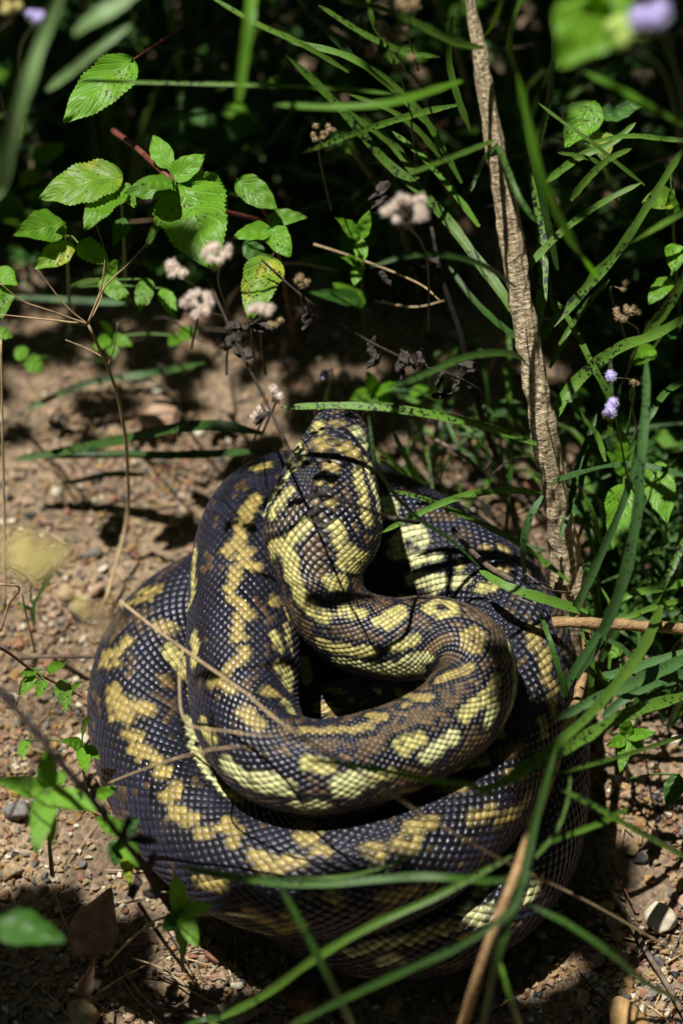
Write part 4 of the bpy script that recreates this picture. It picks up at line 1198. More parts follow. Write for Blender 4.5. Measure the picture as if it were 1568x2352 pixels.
# ------------------------------------------------------------------ leafy weeds
WEEDS = [
    ('weed with large toothed leaf and dark red stem left of the head', [([(260, 300, .08), (320, 345, .03), (400, 418, .0), (470, 470, .06), (620, 510, .1)], 8, M_REDSTEM)], [
        ((420, 422, .0), (482, 596, -.03), 178, M_LEAF), ((428, 420, .0), (528, 500, .02), 120, M_LEAF), ((395, 412, .0), (466, 352, .0), 62, M_LEAF), ((386, 388, .0), (352, 306, .01), 56, M_LEAF),
        ((402, 424, -.01), (292, 436, -.02), 66, M_LEAF), ((392, 420, -.02), (330, 418, -.03), 50, M_LEAF)]),
    ('weed with ragged brown-edged leaves beside the red-stemmed weed', [([(290, 700, .2), (285, 560, .08), (278, 405, .0)], 5, M_GSTEM)], [
        ((282, 402, .0), (96, 440, -.01), 125, M_LEAF_Y), ((280, 415, .0), (195, 512, -.02), 92, M_LEAF), ((268, 420, .0), (310, 470, -.01), 46, M_LEAF), ((290, 500, .04), (262, 560, .03), 40, M_LEAF_DK)]),
    ('weed with rounded leaves at the edge of the gravel', [([(160, 760, .22), (158, 660, .12), (152, 540, .04)], 5, M_GSTEM)], [
        ((150, 512, .02), (38, 532, .0), 88, M_LEAF), ((168, 560, .02), (82, 612, .01), 62, M_LEAF_Y), ((180, 558, .03), (246, 600, .02), 58, M_LEAF), ((228, 640, .08), (300, 690, .07), 46, M_LEAF), ((340, 640, .09), (320, 712, .08), 46, M_LEAF),
        ((372, 662, .09), (402, 728, .08), 40, M_LEAF), ((250, 645, .09), (262, 600, .08), 40, M_LEAF)]),
    ('lone toothed leaf hanging in the shade on a thin stalk', [([(420, 60, .2), (360, 100, .06), (300, 140, .02)], 4, M_REDSTEM)], [((306, 136, .02), (152, 264, .0), 112, M_LEAF)]),
    ('weed with oval leaf pairs between the seed heads and dead twigs', [([(680, 800, .3), (650, 640, .15), (625, 520, .06), (560, 420, .04)], 5, M_REDSTEM)], [
        ((545, 412, .03), (632, 474, .02), 70, M_LEAF), ((622, 528, .03), (540, 538, .02), 54, M_LEAF), ((620, 522, .03), (664, 584, .02), 62, M_LEAF), ((614, 502, .04), (702, 494, .04), 48, M_LEAF), ((560, 560, .08), (620, 610, .08), 50, M_LEAF_DK)]),
    ('yellowing leaf on a dark twig below the pinkish seed heads', [([(640, 560, .1), (630, 580, .03), (622, 592, .0)], 4, M_TWIG_DK)], [((622, 588, .0), (572, 718, -.02), 100, M_LEAF_Y)]),
    ('small upright weed with paired leaves above the dead twig', [([(840, 800, .3), (832, 680, .18), (826, 545, .06)], 4, M_GSTEM)], [
        ((826, 548, .06), (776, 498, .05), 44, M_LEAF), ((826, 546, .06), (846, 488, .05), 36, M_LEAF), ((826, 548, .06), (832, 604, .05), 34, M_LEAF), ((828, 606, .08), (786, 588, .07), 28, M_LEAF), ((828, 606, .08), (812, 650, .07), 34, M_LEAF), ((836, 690, .14), (720, 668, .12), 40, M_LEAF_DK), ((836, 700, .14), (770, 650, .13), 42, M_LEAF)]),
    ('smooth four-leaved sprig in front of the gravel', [([(120, 2010, .03), (112, 1920, -.08), (110, 1818, -.15)], 6, M_GSTEM)], [
        ((110, 1812, -.15), (106, 1726, -.17), 56, M_LEAF_SM), ((106, 1818, -.15), (-6, 1790, -.16), 54, M_LEAF_SM), ((114, 1822, -.15), (228, 1856, -.17), 58, M_LEAF_SM), ((110, 1824, -.15), (80, 1950, -.17), 62, M_LEAF_SM), ((118, 1840, -.14), (122, 1950, -.13), 24, M_LEAF_Y), ((126, 1810, -.14), (150, 1765, -.13), 34, M_LEAF_SM)]),
    ('hairy sprig with toothed leaves on a thin purple stem', [([(-20, 1480, -.02), (20, 1500, .0), (80, 1545, .02), (140, 1575, .04), (185, 1600, .07)], 4, M_REDSTEM)], [
        ((140, 1560, .03), (154, 1630, .02), 42, M_LEAF), ((80, 1550, .02), (44, 1596, .01), 34, M_LEAF), ((102, 1562, .02), (86, 1600, .01), 28, M_LEAF), ((108, 1540, .02), (146, 1524, .01), 28, M_LEAF), ((84, 1540, .02), (48, 1548, .01), 24, M_LEAF), ((160, 1585, .04), (186, 1566, .03), 14, M_LEAF)]),
    ('upright green sprig touching the left side of the coil', [([(200, 1830, .08), (192, 1770, .04), (190, 1715, .0)], 4, M_GSTEM)], [
        ((190, 1712, .0), (190, 1648, -.03), 46, M_LEAF), ((188, 1715, .0), (150, 1700, -.01), 34, M_LEAF), ((192, 1716, .0), (226, 1740, -.01), 34, M_LEAF), ((190, 1718, .0), (196, 1766, -.02), 36, M_LEAF), ((60, 1700, .05), (48, 1740, .04), 30, M_LEAF)]),
    ('cluster of small leaves under the dark dead stalk', [([(300, 2040, .03), (290, 1990, -.04), (282, 1930, -.1)], 5, M_GSTEM)], [
        ((280, 1910, -.11), (225, 1880, -.12), 48, M_LEAF_SM), ((282, 1912, -.11), (318, 1880, -.11), 42, M_LEAF_DK), ((285, 1925, -.1), (312, 1985, -.12), 44, M_LEAF_SM), ((276, 1926, -.1), (262, 1990, -.1), 48, M_LEAF_DK), ((290, 1960, -.08), (296, 2022, -.1), 34, M_LEAF_Y), ((222, 1830, -.06), (262, 1810, -.07), 30, M_LEAF)]),
    ('green sprig with folded leaves at the front of the coil', [([(420, 2230, .0), (415, 2160, -.06), (412, 2095, -.12)], 5, M_GSTEM)], [
        ((412, 2090, -.12), (406, 2018, -.14), 48, M_LEAF_SM), ((416, 2095, -.12), (486, 2078, -.13), 40, M_LEAF_SM), ((410, 2098, -.12), (372, 2140, -.12), 40, M_LEAF_DK), ((418, 2100, -.12), (452, 2172, -.13), 44, M_LEAF_SM), ((412, 2110, -.11), (424, 2200, -.1), 34, M_LEAF)]),
    ('weed with bright toothed leaves behind the upright strap blades', [([(1440, 1400, .2), (1436, 1280, .12), (1432, 1100, .06)], 5, M_GSTEM)], [
        ((1432, 1112, .05), (1412, 1248, .03), 76, M_LEAF), ((1500, 1060, .06), (1530, 1190, .04), 80, M_LEAF), ((1440, 1090, .06), (1400, 1040, .05), 40, M_LEAF), ((1436, 1060, .06), (1420, 980, .05), 40, M_LEAF)]),
    ('leafy sprig on the gravel right of the coils', [([(1440, 1790, .07), (1436, 1740, .03), (1440, 1690, .0)], 4, M_GSTEM)], [
        ((1440, 1690, .0), (1432, 1640, -.01), 34, M_LEAF), ((1442, 1694, .0), (1500, 1680, -.01), 32, M_LEAF), ((1438, 1696, .0), (1396, 1712, -.01), 32, M_LEAF), ((1440, 1700, .0), (1424, 1770, -.01), 34, M_LEAF), ((1444, 1700, .0), (1480, 1720, .0), 28, M_LEAF), ((1560, 1780, .02), (1530, 1850, .02), 50, M_LEAF_DK), ((1420, 1480, .08), (1400, 1512, .08), 40, M_LEAF)]),
    ('broad bright leaf out of focus near the purple buds', [([(1440, -80, -.3), (1415, -40, -.34), (1398, -10, -.36)], 8, M_GSTEM)], [((1410, -50, -.36), (1292, 142, -.37), 185, M_LEAF_BR), ((1400, -14, -.36), (1330, -60, -.38), 90, M_LEAF_BR)]),
    ('toothed leaf crossed by grass shadows right of the sapling', [([(1420, 480, .2), (1390, 380, .08), (1370, 290, .04)], 4, M_GSTEM)], [((1366, 230, .04), (1300, 330, .03), 90, M_LEAF), ((1380, 262, .04), (1470, 240, .03), 60, M_LEAF_DK), ((1376, 300, .04), (1390, 366, .03), 60, M_LEAF_Y)]),
    ('weed with half-blackened leaf at the right edge of the thicket', [([(1560, 720, .2), (1550, 600, .08), (1540, 400, .03)], 4, M_GSTEM)], [
        ((1548, 452, .02), (1480, 462, .01), 60, M_LEAF_Y), ((1545, 500, .02), (1540, 440, .01), 34, M_LEAF), ((1540, 402, .02), (1530, 376, .01), 28, M_LEAF), ((1552, 560, .03), (1548, 618, .02), 54, M_LEAF), ((1540, 640, .06), (1490, 690, .05), 50, M_LEAF), ((1560, 760, .08), (1500, 740, .07), 60, M_LEAF_DK), ((1500, 800, .1), (1450, 830, .08), 50, M_LEAF)]),
    ('low green weed on the soil between head and dead twigs', [([(858, 960, .25), (858, 930, .2), (858, 905, .17)], 4, M_GSTEM)], [
        ((858, 905, .17), (806, 915, .16), 42, M_LEAF), ((858, 904, .17), (848, 858, .15), 40, M_LEAF), ((860, 904, .17), (912, 880, .15), 40, M_LEAF), ((860, 906, .17), (900, 928, .16), 36, M_LEAF), ((858, 908, .17), (840, 940, .16), 34, M_LEAF), ((940, 905, .2), (980, 890, .19), 34, M_LEAF)]),
    ('broad dark leaf in shade at the lower corner of the gravel', [([(-60, 2200, .0), (-40, 2150, -.15), (-10, 2122, -.22)], 7, M_GSTEM)], [((-14, 2118, -.22), (138, 2152, -.24), 92, M_LEAF_DK), ((-30, 2130, -.22), (-60, 2220, -.2), 80, M_LEAF_DK)]),
    ('little weed by the dry branching straw', [([(245, 830, .25), (250, 800, .2), (255, 775, .18)], 4, M_GSTEM)], [
        ((255, 775, .18), (215, 800, .17), 34, M_LEAF), ((256, 775, .18), (300, 790, .17), 34, M_LEAF), ((255, 776, .18), (260, 820, .17), 34, M_LEAF), ((255, 773, .18), (240, 740, .16), 30, M_LEAF), ((60, 825, .2), (100, 850, .2), 46, M_LEAF), ((60, 820, .2), (35, 800, .2), 40, M_LEAF), ((410, 770, .18), (450, 760, .17), 40, M_LEAF), ((412, 772, .18), (390, 790, .17), 36, M_LEAF)]),
    ('leaves of a weed reaching in beside the branching straw', [([(-40, 800, .2), (-20, 700, .1), (-5, 640, .05)], 4, M_GSTEM)], [((-6, 640, .05), (6, 724, .04), 70, M_LEAF), ((-10, 620, .05), (36, 650, .04), 50, M_LEAF), ((-10, 760, .1), (28, 772, .1), 34, M_LEAF)]),
]
for label, sts, lv in WEEDS:
    root = sts[0][0][0]
    t_ = thing('leafy_weed', root, label, 'weed', 'leafy weeds round the snake')
    g_ = at(*root)
    for pts, r, mt in sts:
        stem(t_, pts, r, mt)
    for b_, tp, w, mt in lv:
        leaf(t_, b_, tp, w, mt)
        # petiole back to the stem
        near = min((p for pts, _, _ in sts for p in pts), key=lambda p: (p[0] - b_[0]) ** 2 + (p[1] - b_[1]) ** 2)
        if 6 < math.hypot(near[0] - b_[0], near[1] - b_[1]) < 260:
            stem(t_, [near, ((near[0] + b_[0]) / 2, (near[1] + b_[1]) / 2 - 6, (near[2] + b_[2]) / 2), b_], 2.5, M_GSTEM, 'petiole', 1.0, 0, 5)

# ------------------------------------------------------------------ flower heads and seed heads
FL = [
    ('seed_head', 'pinkish seed head against the large toothed leaf', 505, 582, -.13, 34, 'fluff', 9, 13, (560, 800, .1)),
    ('seed_head', 'small pinkish seed head left of the brightest cluster', 402, 618, -.1, 22, 'fluff', 5, 13, (440, 800, .1)),
    ('seed_head', 'largest pale fluffy seed head below the toothed leaf', 460, 698, -.12, 38, 'fluff', 11, 13, (520, 860, .1)),
    ('seed_head', 'fluffy seed head under the yellowing leaf', 602, 712, -.12, 28, 'fluff', 6, 12, (590, 860, .1)),
    ('seed_head', 'few tan seeds on the dark twig right of the yellowing leaf', 690, 642, -.06, 18, 'tan', 5, 9, (700, 720, .0)),
    ('seed_head', 'round blurred seed head among the grass blades by the sapling', 932, 478, -.16, 52, 'fluff', 16, 14, (985, 760, .1)),
    ('seed_head', 'dry tan seed head with thin stalks in the shade', 738, 305, -.02, 32, 'tan', 13, 7, (760, 480, .1)),
    ('seed_head', 'withered brown seed head right of the sapling', 1440, 720, .0, 28, 'tan', 10, 9, (1430, 880, .1)),
    ('seed_head', 'withered seed tip above the brown seed head', 1432, 655, .0, 16, 'tan', 4, 8, (1436, 780, .05)),
    ('seed_head', 'straw-coloured seed heads near the sapling top', 905, 110, -.14, 70, 'tan', 9, 12, (960, 420, .1)),
    ('seed_head', 'cream seed head at the upper edge of the thicket', 935, 8, -.16, 22, 'tan', 4, 15, (960, 160, .0)),
    ('seed_head', 'grey withered seed head just left of the head', 625, 905, -.04, 26, 'fluff', 5, 10, (600, 1000, .1)),
    ('seed_head', 'small greyish seed head above the flat green blades', 590, 950, -.03, 22, 'fluff', 4, 9, (560, 1060, .15)),
    ('seed_head', 'small tan seeds beside the fluffy head under the yellowing leaf', 630, 738, -.06, 15, 'tan', 4, 9, (610, 860, .05)),
    ('yellow_flower', 'large blurred yellow seed head over the gravel', 100, 1270, -.62, 78, 'yellow', 20, 22, (-60, 1900, -.2)),
    ('yellow_flower', 'brownish blurred seed head beside the coil', 222, 1428, -.5, 34, 'tan', 9, 18, (60, 1900, -.12)),
    ('yellow_flower', 'pale blurred seed head between the two foreground heads', 180, 1395, -.4, 22, 'yellow', 4, 12, (20, 1880, -.12)),
    ('purple_flower', 'lilac flower cluster hanging beside the upright blades', 1412, 938, -.03, 26, 'purple', 4, 13, (1450, 1150, .08)),
    ('purple_flower', 'tiny lilac flower above the hanging lilac cluster', 1408, 862, -.03, 8, 'purple', 2, 11, (1440, 1000, .05)),
    ('purple_flower', 'white and yellow buds beside the tiny lilac flower', 1460, 866, -.02, 20, 'tan', 3, 11, (1470, 1020, .05)),
    ('purple_flower', 'blurred lilac flowers above the broad bright leaf', 1515, 35, -.4, 46, 'purple', 6, 24, (1600, 340, -.2)),
    ('purple_flower', 'blurred lime buds beside the lilac flowers', 1435, 75, -.38, 36, 'bud', 7, 26, (1560, 330, -.2)),
    ('purple_flower', 'lilac flower behind the pale blurred blade', 86, 30, -.25, 18, 'purple', 3, 14, (60, 300, -.1)),
    ('purple_flower', 'yellowish buds beside the lilac flower and blurred blade', 30, 18, -.25, 30, 'yellow', 6, 12, (20, 300, -.1)),
    ('purple_flower', 'tiny mauve flower on the soil behind the head', 742, 858, .1, 10, 'purple', 2, 10, (745, 930, .2)),
]
for nm, lab, x, y, d, r, kd, cnt, fp, root in FL:
    flower(nm, lab, 'flower' if kd in ('purple', 'bud', 'yellow') else 'seed head', x, y, d, r, kd, cnt, fp, root, M_GSTEM if kd in ('purple', 'bud') else M_TWIG_GY, 'flower and seed heads', sepal=True if kd == 'purple' else None)

# ------------------------------------------------------------------ straws, twigs, dead leaves
def multi(name, label, cat, parts, group=None, crumbs=()):
    t_ = thing(name, parts[0][0][0], label, cat, group)
    for pts, r, mt, pn, tp in parts:
        stem(t_, pts, r * (.72 if mt is M_STRAW else .9), mt, pn, tp, .35)
    for (x, y, d, r) in crumbs:
        crumple(t_, x, y, d, r, M_CRUMB, 'shrivelled_leaf', (1.1, .8, .8))
    for pts, *_ in parts:
        for p in pts:
            KEYS.append((at(*p), 0.006))
    return t_


multi('dry_grass_stalk', 'dry branching straw standing on the gravel left of the head', 'straw', [
    ([(240, 1390, .2), (290, 1200, .16), (293, 1080, .12), (280, 950, .08), (250, 850, .05), (202, 745, .02)], 7, M_STRAW, 'stalk', .7),
    ([(202, 745, .02), (110, 712, .0), (50, 690, -.01), (0, 650, -.02)], 4, M_STRAW, 'branch', .4), ([(202, 745, .02), (120, 735, .01), (0, 722, .0)], 4.5, M_STRAW, 'branch', .4),
    ([(202, 742, .02), (240, 660, .0), (300, 600, -.01), (365, 525, -.02)], 4, M_STRAW, 'branch', .3), ([(202, 742, .02), (232, 660, .01), (240, 580, .0), (220, 515, .0)], 3.5, M_STRAW, 'branch', .3),
    ([(202, 745, .02), (150, 700, .01), (84, 616, .0)], 3.2, M_STRAW, 'branch', .3), ([(202, 745, .02), (230, 690, .02), (245, 640, .02), (300, 560, .02)], 3, M_STRAW, 'branch', .3),
    ([(245, 845, .05), (262, 800, .04), (270, 740, .03)], 2.5, M_STRAW, 'branch', .4), ([(240, 822, .05), (200, 800, .05), (150, 780, .05)], 2.5, M_STRAW, 'branch', .3)])
multi('dry_grass_stalk', 'long dry straw lying diagonally across the upper coils', 'straw', [
    ([(275, 1380, -.1), (340, 1432, -.11), (450, 1512, -.12), (560, 1590, -.14), (660, 1672, -.16), (850, 1792, -.18), (1000, 1890, -.18), (1170, 1985, -.16), (1360, 2078, -.12), (1590, 2210, -.06)], 5, M_STRAW, 'stalk', .7),
    ([(275, 1380, -.1), (282, 1400, -.1), (290, 1430, -.09)], 4, M_STRAW, 'branch', .6)])
multi('dry_grass_stalk', 'forked thin straw resting on the left of the upper loop', 'straw', [
    ([(420, 1490, -.1), (412, 1570, -.11), (428, 1660, -.12), (520, 1680, -.15), (600, 1690, -.16), (700, 1700, -.17)], 4.5, M_STRAW, 'stalk', .6),
    ([(250, 1800, -.07), (330, 1768, -.11), (430, 1736, -.14), (520, 1718, -.16), (640, 1716, -.17)], 4.5, M_STRAW, 'branch', .6)])
multi('dry_grass_stalk', 'bent straws tangled at the front left of the coil', 'straw', [
    ([(240, 2220, -.02), (310, 2150, -.05), (370, 2110, -.06), (450, 2104, -.06)], 5, M_STRAW, 'stalk', .8), ([(330, 2140, -.05), (400, 2115, -.09), (500, 2100, -.12), (620, 2112, -.13)], 4, M_STRAW, 'branch', .5),
    ([(420, 2230, .0), (425, 2140, -.05), (442, 2080, -.08), (455, 2010, -.1)], 5, M_STRAW, 'branch', .7), ([(300, 2200, .0), (380, 2230, .0), (460, 2290, .01), (560, 2330, .01)], 3.5, M_STRAW, 'branch', .6),
    ([(440, 2060, -.08), (380, 2050, -.06), (300, 2046, -.04)], 3, M_STRAW, 'branch', .5), ([(200, 2300, .0), (290, 2240, -.02), (400, 2190, -.03)], 4, M_STRAW, 'branch', .5)])
multi('dry_grass_stalk', 'upright straws rising at the left of the gravel', 'straw', [
    ([(12, 1400, .1), (10, 1200, .08), (6, 1000, .05), (2, 780, .02)], 5, M_STRAW, 'stalk', .7), ([(80, 1500, .1), (62, 1420, .08), (50, 1360, .06)], 4, M_STRAW, 'branch', .6),
    ([(0, 1450, .06), (20, 1390, .05), (44, 1350, .03), (0, 1342, .02)], 5, M_STRAW, 'branch', .7)])
multi('dead_weed_stalk', 'dark blurred dead stalk slanting past the left of the coil', 'dead stalk', [
    ([(-60, 1530, -.2), (0, 1592, -.2), (60, 1655, -.2), (130, 1742, -.2), (200, 1822, -.19), (262, 1905, -.17), (330, 1990, -.13), (360, 2060, -.1)], 10, M_TWIG_DK, 'stalk', .8)],
    crumbs=[(20, 1600, -.17, 14), (60, 1650, -.18, 18), (95, 1690, -.18, 18), (140, 1745, -.18, 14), (240, 1870, -.17, 16), (290, 1900, -.17, 20), (330, 1930, -.16, 20), (345, 1980, -.14, 18), (310, 2040, -.1, 22), (350, 2055, -.1, 18)])
multi('dead_twig', 'dark twig with shrivelled leaves above the head', 'twig', [
    ([(1110, 900, .02), (1040, 862, .0), (960, 838, -.01), (850, 785, -.02), (760, 728, -.02), (680, 668, -.02), (600, 596, -.02)], 5.5, M_TWIG_DK, 'stalk', .6),
    ([(960, 838, -.01), (975, 820, -.02), (968, 800, -.03)], 3, M_TWIG_DK, 'branch', .6), ([(852, 786, -.02), (862, 772, -.02), (856, 800, -.02)], 3, M_TWIG_DK, 'branch', .6)],
    crumbs=[(856, 812, -.02, 20), (858, 830, -.02, 16), (922, 838, -.02, 24), (938, 826, -.02, 18), (966, 826, -.02, 18), (704, 716, -.02, 18), (708, 745, -.02, 16), (1010, 870, -.01, 16), (1020, 905, .0, 18), (1048, 880, .0, 14)])
multi('dead_weed_stalk', 'blackish upright stalk behind the sapling', 'dead stalk', [
    ([(1160, 1110, .2), (1120, 1000, .13), (1085, 880, .08), (1055, 760, .05), (1015, 640, .03), (990, 520, .02)], 11, M_TWIG_DK, 'stalk', .5), ([(1015, 640, .03), (960, 600, .02), (940, 612, .02)], 4, M_TWIG_DK, 'branch', .5)],
    crumbs=[(952, 606, .02, 18), (990, 600, .02, 16), (1078, 860, .07, 22), (1092, 900, .08, 20), (1070, 840, .06, 18), (872, 440, .05, 24), (870, 470, .05, 20), (885, 640, .05, 18)])
multi('dead_twig', 'thin dark stem hanging over the head with a withered tip', 'twig', [
    ([(478, 640, .0), (540, 780, -.05), (600, 900, -.09), (652, 1010, -.13), (690, 1080, -.14), (718, 1130, -.145)], 5, M_TWIG_DK, 'stalk', .6)],
    crumbs=[(722, 1128, -.145, 13), (740, 1132, -.145, 13), (712, 1142, -.145, 10), (532, 782, -.05, 22), (560, 812, -.05, 20), (545, 750, -.05, 20), (600, 960, -.08, 16), (600, 750, -.04, 20)])
multi('dead_twig', 'short black twig lying across the back of the head', 'twig', [
    ([(960, 1200, -.03), (895, 1190, -.08), (830, 1165, -.125), (760, 1143, -.14), (735, 1140, -.142)], 6.5, M_TWIG_DK, 'stalk', .6), ([(740, 1142, -.142), (726, 1170, -.145), (722, 1195, -.14)], 4, M_TWIG_DK, 'branch', .6)],
    crumbs=[(722, 1180, -.142, 9), (728, 1200, -.14, 10), (738, 1222, -.138, 8), (892, 1190, -.085, 12)])
multi('dead_twig', 'cut tan branch end pointing from the right at the sapling foot', 'twig', [([(1268, 1432, -.015), (1300, 1430, -.015), (1400, 1434, -.02), (1500, 1440, -.02), (1640, 1446, -.02)], 15, M_TWIG_TAN, 'stalk', 1.0)])
multi('dead_twig', 'reddish twig rising from the sapling foot towards the head', 'twig', [
    ([(1256, 1430, .05), (1215, 1372, .04), (1180, 1338, .03), (1120, 1300, .03), (1070, 1252, .03), (1038, 1212, .03)], 10, M_TWIG_GY, 'stalk', .6), ([(1256, 1430, .04), (1225, 1390, .02), (1180, 1372, .02)], 4, M_TWIG_GY, 'branch', .5),
    ([(1195, 1330, .03), (1210, 1318, .02), (1222, 1326, .02)], 2.5, M_TWIG_GY, 'branch', .5), ([(1310, 1362, .03), (1260, 1354, .0), (1210, 1320, .0)], 3, M_TWIG_GY, 'branch', .6)])
multi('woody_stem', 'bent woody stem leaning in front of the lower coils', 'stem', [
    ([(1348, 1455, .04), (1345, 1520, .02), (1325, 1610, .0), (1295, 1690, -.04), (1262, 1790, -.1), (1228, 1880, -.15), (1192, 1990, -.19), (1135, 2130, -.2), (1095, 2250, -.19), (1055, 2380, -.15)], 15, M_TWIG_TAN, 'stalk', .9)])
multi('dead_twig', 'grooved grey twig on the gravel beyond the lower coils', 'twig', [([(1372, 1998, .05), (1400, 2040, .04), (1440, 2110, .04), (1480, 2180, .03), (1530, 2260, .02), (1580, 2350, .01)], 8, M_TWIG_GY, 'stalk', .9), ([(1392, 2010, .05), (1390, 1990, .05), (1384, 1978, .05)], 3, M_TWIG_GY, 'branch', .5)])
multi('dead_twig', 'thin reddish splinter on the gravel by the grooved twig', 'twig', [([(1405, 1985, .05), (1430, 2035, .05), (1452, 2080, .05)], 5, M_REDSTEM, 'stalk', .3)])
multi('dead_twig', 'thin black rootlet at the edge of the gravel', 'twig', [([(1330, 2235, .02), (1370, 2280, .02), (1430, 2320, .01), (1568, 2350, .0)], 2.5, M_TWIG_DK, 'stalk', .5)])
multi('dead_twig', 'grey twigs tangled on the soil behind the sapling', 'twig', [
    ([(1000, 1010, .12), (1060, 1045, .11), (1120, 1090, .1), (1180, 1120, .1)], 5, M_TWIG_GY, 'stalk', .6), ([(1110, 1085, .1), (1130, 1050, .1), (1115, 1020, .1)], 4, M_TWIG_GY, 'branch', .5), ([(1130, 1090, .1), (1170, 1060, .1), (1220, 1050, .1)], 4, M_TWIG_GY, 'branch', .5),
    ([(860, 690, .1), (950, 705, .1), (1020, 690, .1)], 4, M_STRAW, 'branch', .5), ([(720, 560, .1), (840, 600, .1), (960, 650, .08), (1010, 690, .06)], 4, M_STRAW, 'branch', .5)])
multi('dead_twig', 'brown twig lying flat on the soil left of the coil', 'twig', [([(40, 1512, .09), (120, 1508, .1), (210, 1508, .1), (250, 1500, .1)], 6, M_TWIG_GY, 'stalk', .8)])
t_ = thing('fallen_leaf', (215, 2110, .0), 'brown curled fallen leaf on the shaded gravel', 'leaf')
leaf(t_, (190, 2200, -.0), (250, 2050, -.03), 115, M_DEADLEAF, serr=.015, name='leaf_blade', droop=.1, tilt=Vector((.2, -.3, 1)))
t_ = thing('fallen_leaf', (200, 2270, .0), 'narrow grey rolled leaf upright in the foreground litter', 'leaf')
leaf(t_, (184, 2318, -.0), (204, 2240, -.04), 38, M_DEADLEAF, serr=.0, name='leaf_blade', droop=.4)
t_ = thing('fallen_leaf', (520, 2330, .0), 'dark reddish fallen leaf at the front edge', 'leaf')
leaf(t_, (470, 2345, -.0), (600, 2318, -.01), 60, M_DEADLEAF, serr=.03, name='leaf_blade')

# ------------------------------------------------------------------ stones and gravel
foot = np.c_[C3[::40, 0], C3[::40, 1], C3[::40, 2], RAD[::40]]


def free_of_snake(x, y, r):
    d = np.hypot(foot[:, 0] - x, foot[:, 1] - y)
    return not np.any((d < foot[:, 3] * .75 + r) & (foot[:, 2] - foot[:, 3] < 0.012))


def stone_mesh(name, seed, npts, mat, rough=0.0):
    import bmesh
    r_ = random.Random(seed)
    bm = bmesh.new()
    ax = (1, r_.uniform(.65, .95), r_.uniform(.5, .8))
    for i in range(npts):
        zz = r_.uniform(-1, 1)
        t = r_.uniform(0, 6.28)
        q = math.sqrt(1 - zz * zz)
        k_ = r_.uniform(.82, 1.0)
        bm.verts.new((math.cos(t) * q * ax[0] * k_, math.sin(t) * q * ax[1] * k_, zz * ax[2] * k_))
    ch = bmesh.ops.convex_hull(bm, input=bm.verts)
    bmesh.ops.delete(bm, geom=[v for v in bm.verts if not v.link_faces], context='VERTS')
    if rough:
        bmesh.ops.bevel(bm, geom=list(bm.edges), offset=rough, segments=1, affect='EDGES', clamp_overlap=True)
    bmesh.ops.recalc_face_normals(bm, faces=bm.faces)
    me_ = bpy.data.meshes.new(name)
    bm.to_mesh(me_)
    bm.free()
    me_.polygons.foreach_set('use_smooth', [rough > 0] * len(me_.polygons))
    me_.materials.append(mat)
    return me_


STONES = {k_: [stone_mesh('stone', f'{k_}{i}', 15, m_) for i in range(5)] for k_, m_ in ROCKU.items()}
BIG = {k_: [stone_mesh('stone', f'b{k_}{i}', 16, m_, .07) for i in range(3)] for k_, m_ in ROCKU.items()}
SLAB = {'tan': 'tan sandy pebble lying loose on the gravel', 'ochre': 'ochre pebble lying loose on the gravel', 'white': 'whitish pebble lying loose on the gravel', 'grey': 'grey pebble lying loose on the gravel',
        'dark': 'black pebble lying loose on the gravel', 'red': 'red-brown pebble lying loose on the gravel', 'pink': 'pinkish pebble lying loose on the gravel'}


def put_stone(x, y, r, kd, label, group, big=False, name='pebble'):
    o = bpy.data.objects.new(name, rng.choice((BIG if big else STONES)[kd]))
    COL.objects.link(o)
    o.location = (x, y, gz(x, y) + r * .38)
    o.scale = (r, r, r)
    o.rotation_euler = (rng.uniform(-.35, .35), rng.uniform(-.35, .35), rng.uniform(0, 6.28))
    tag(o, label, 'stone', group)


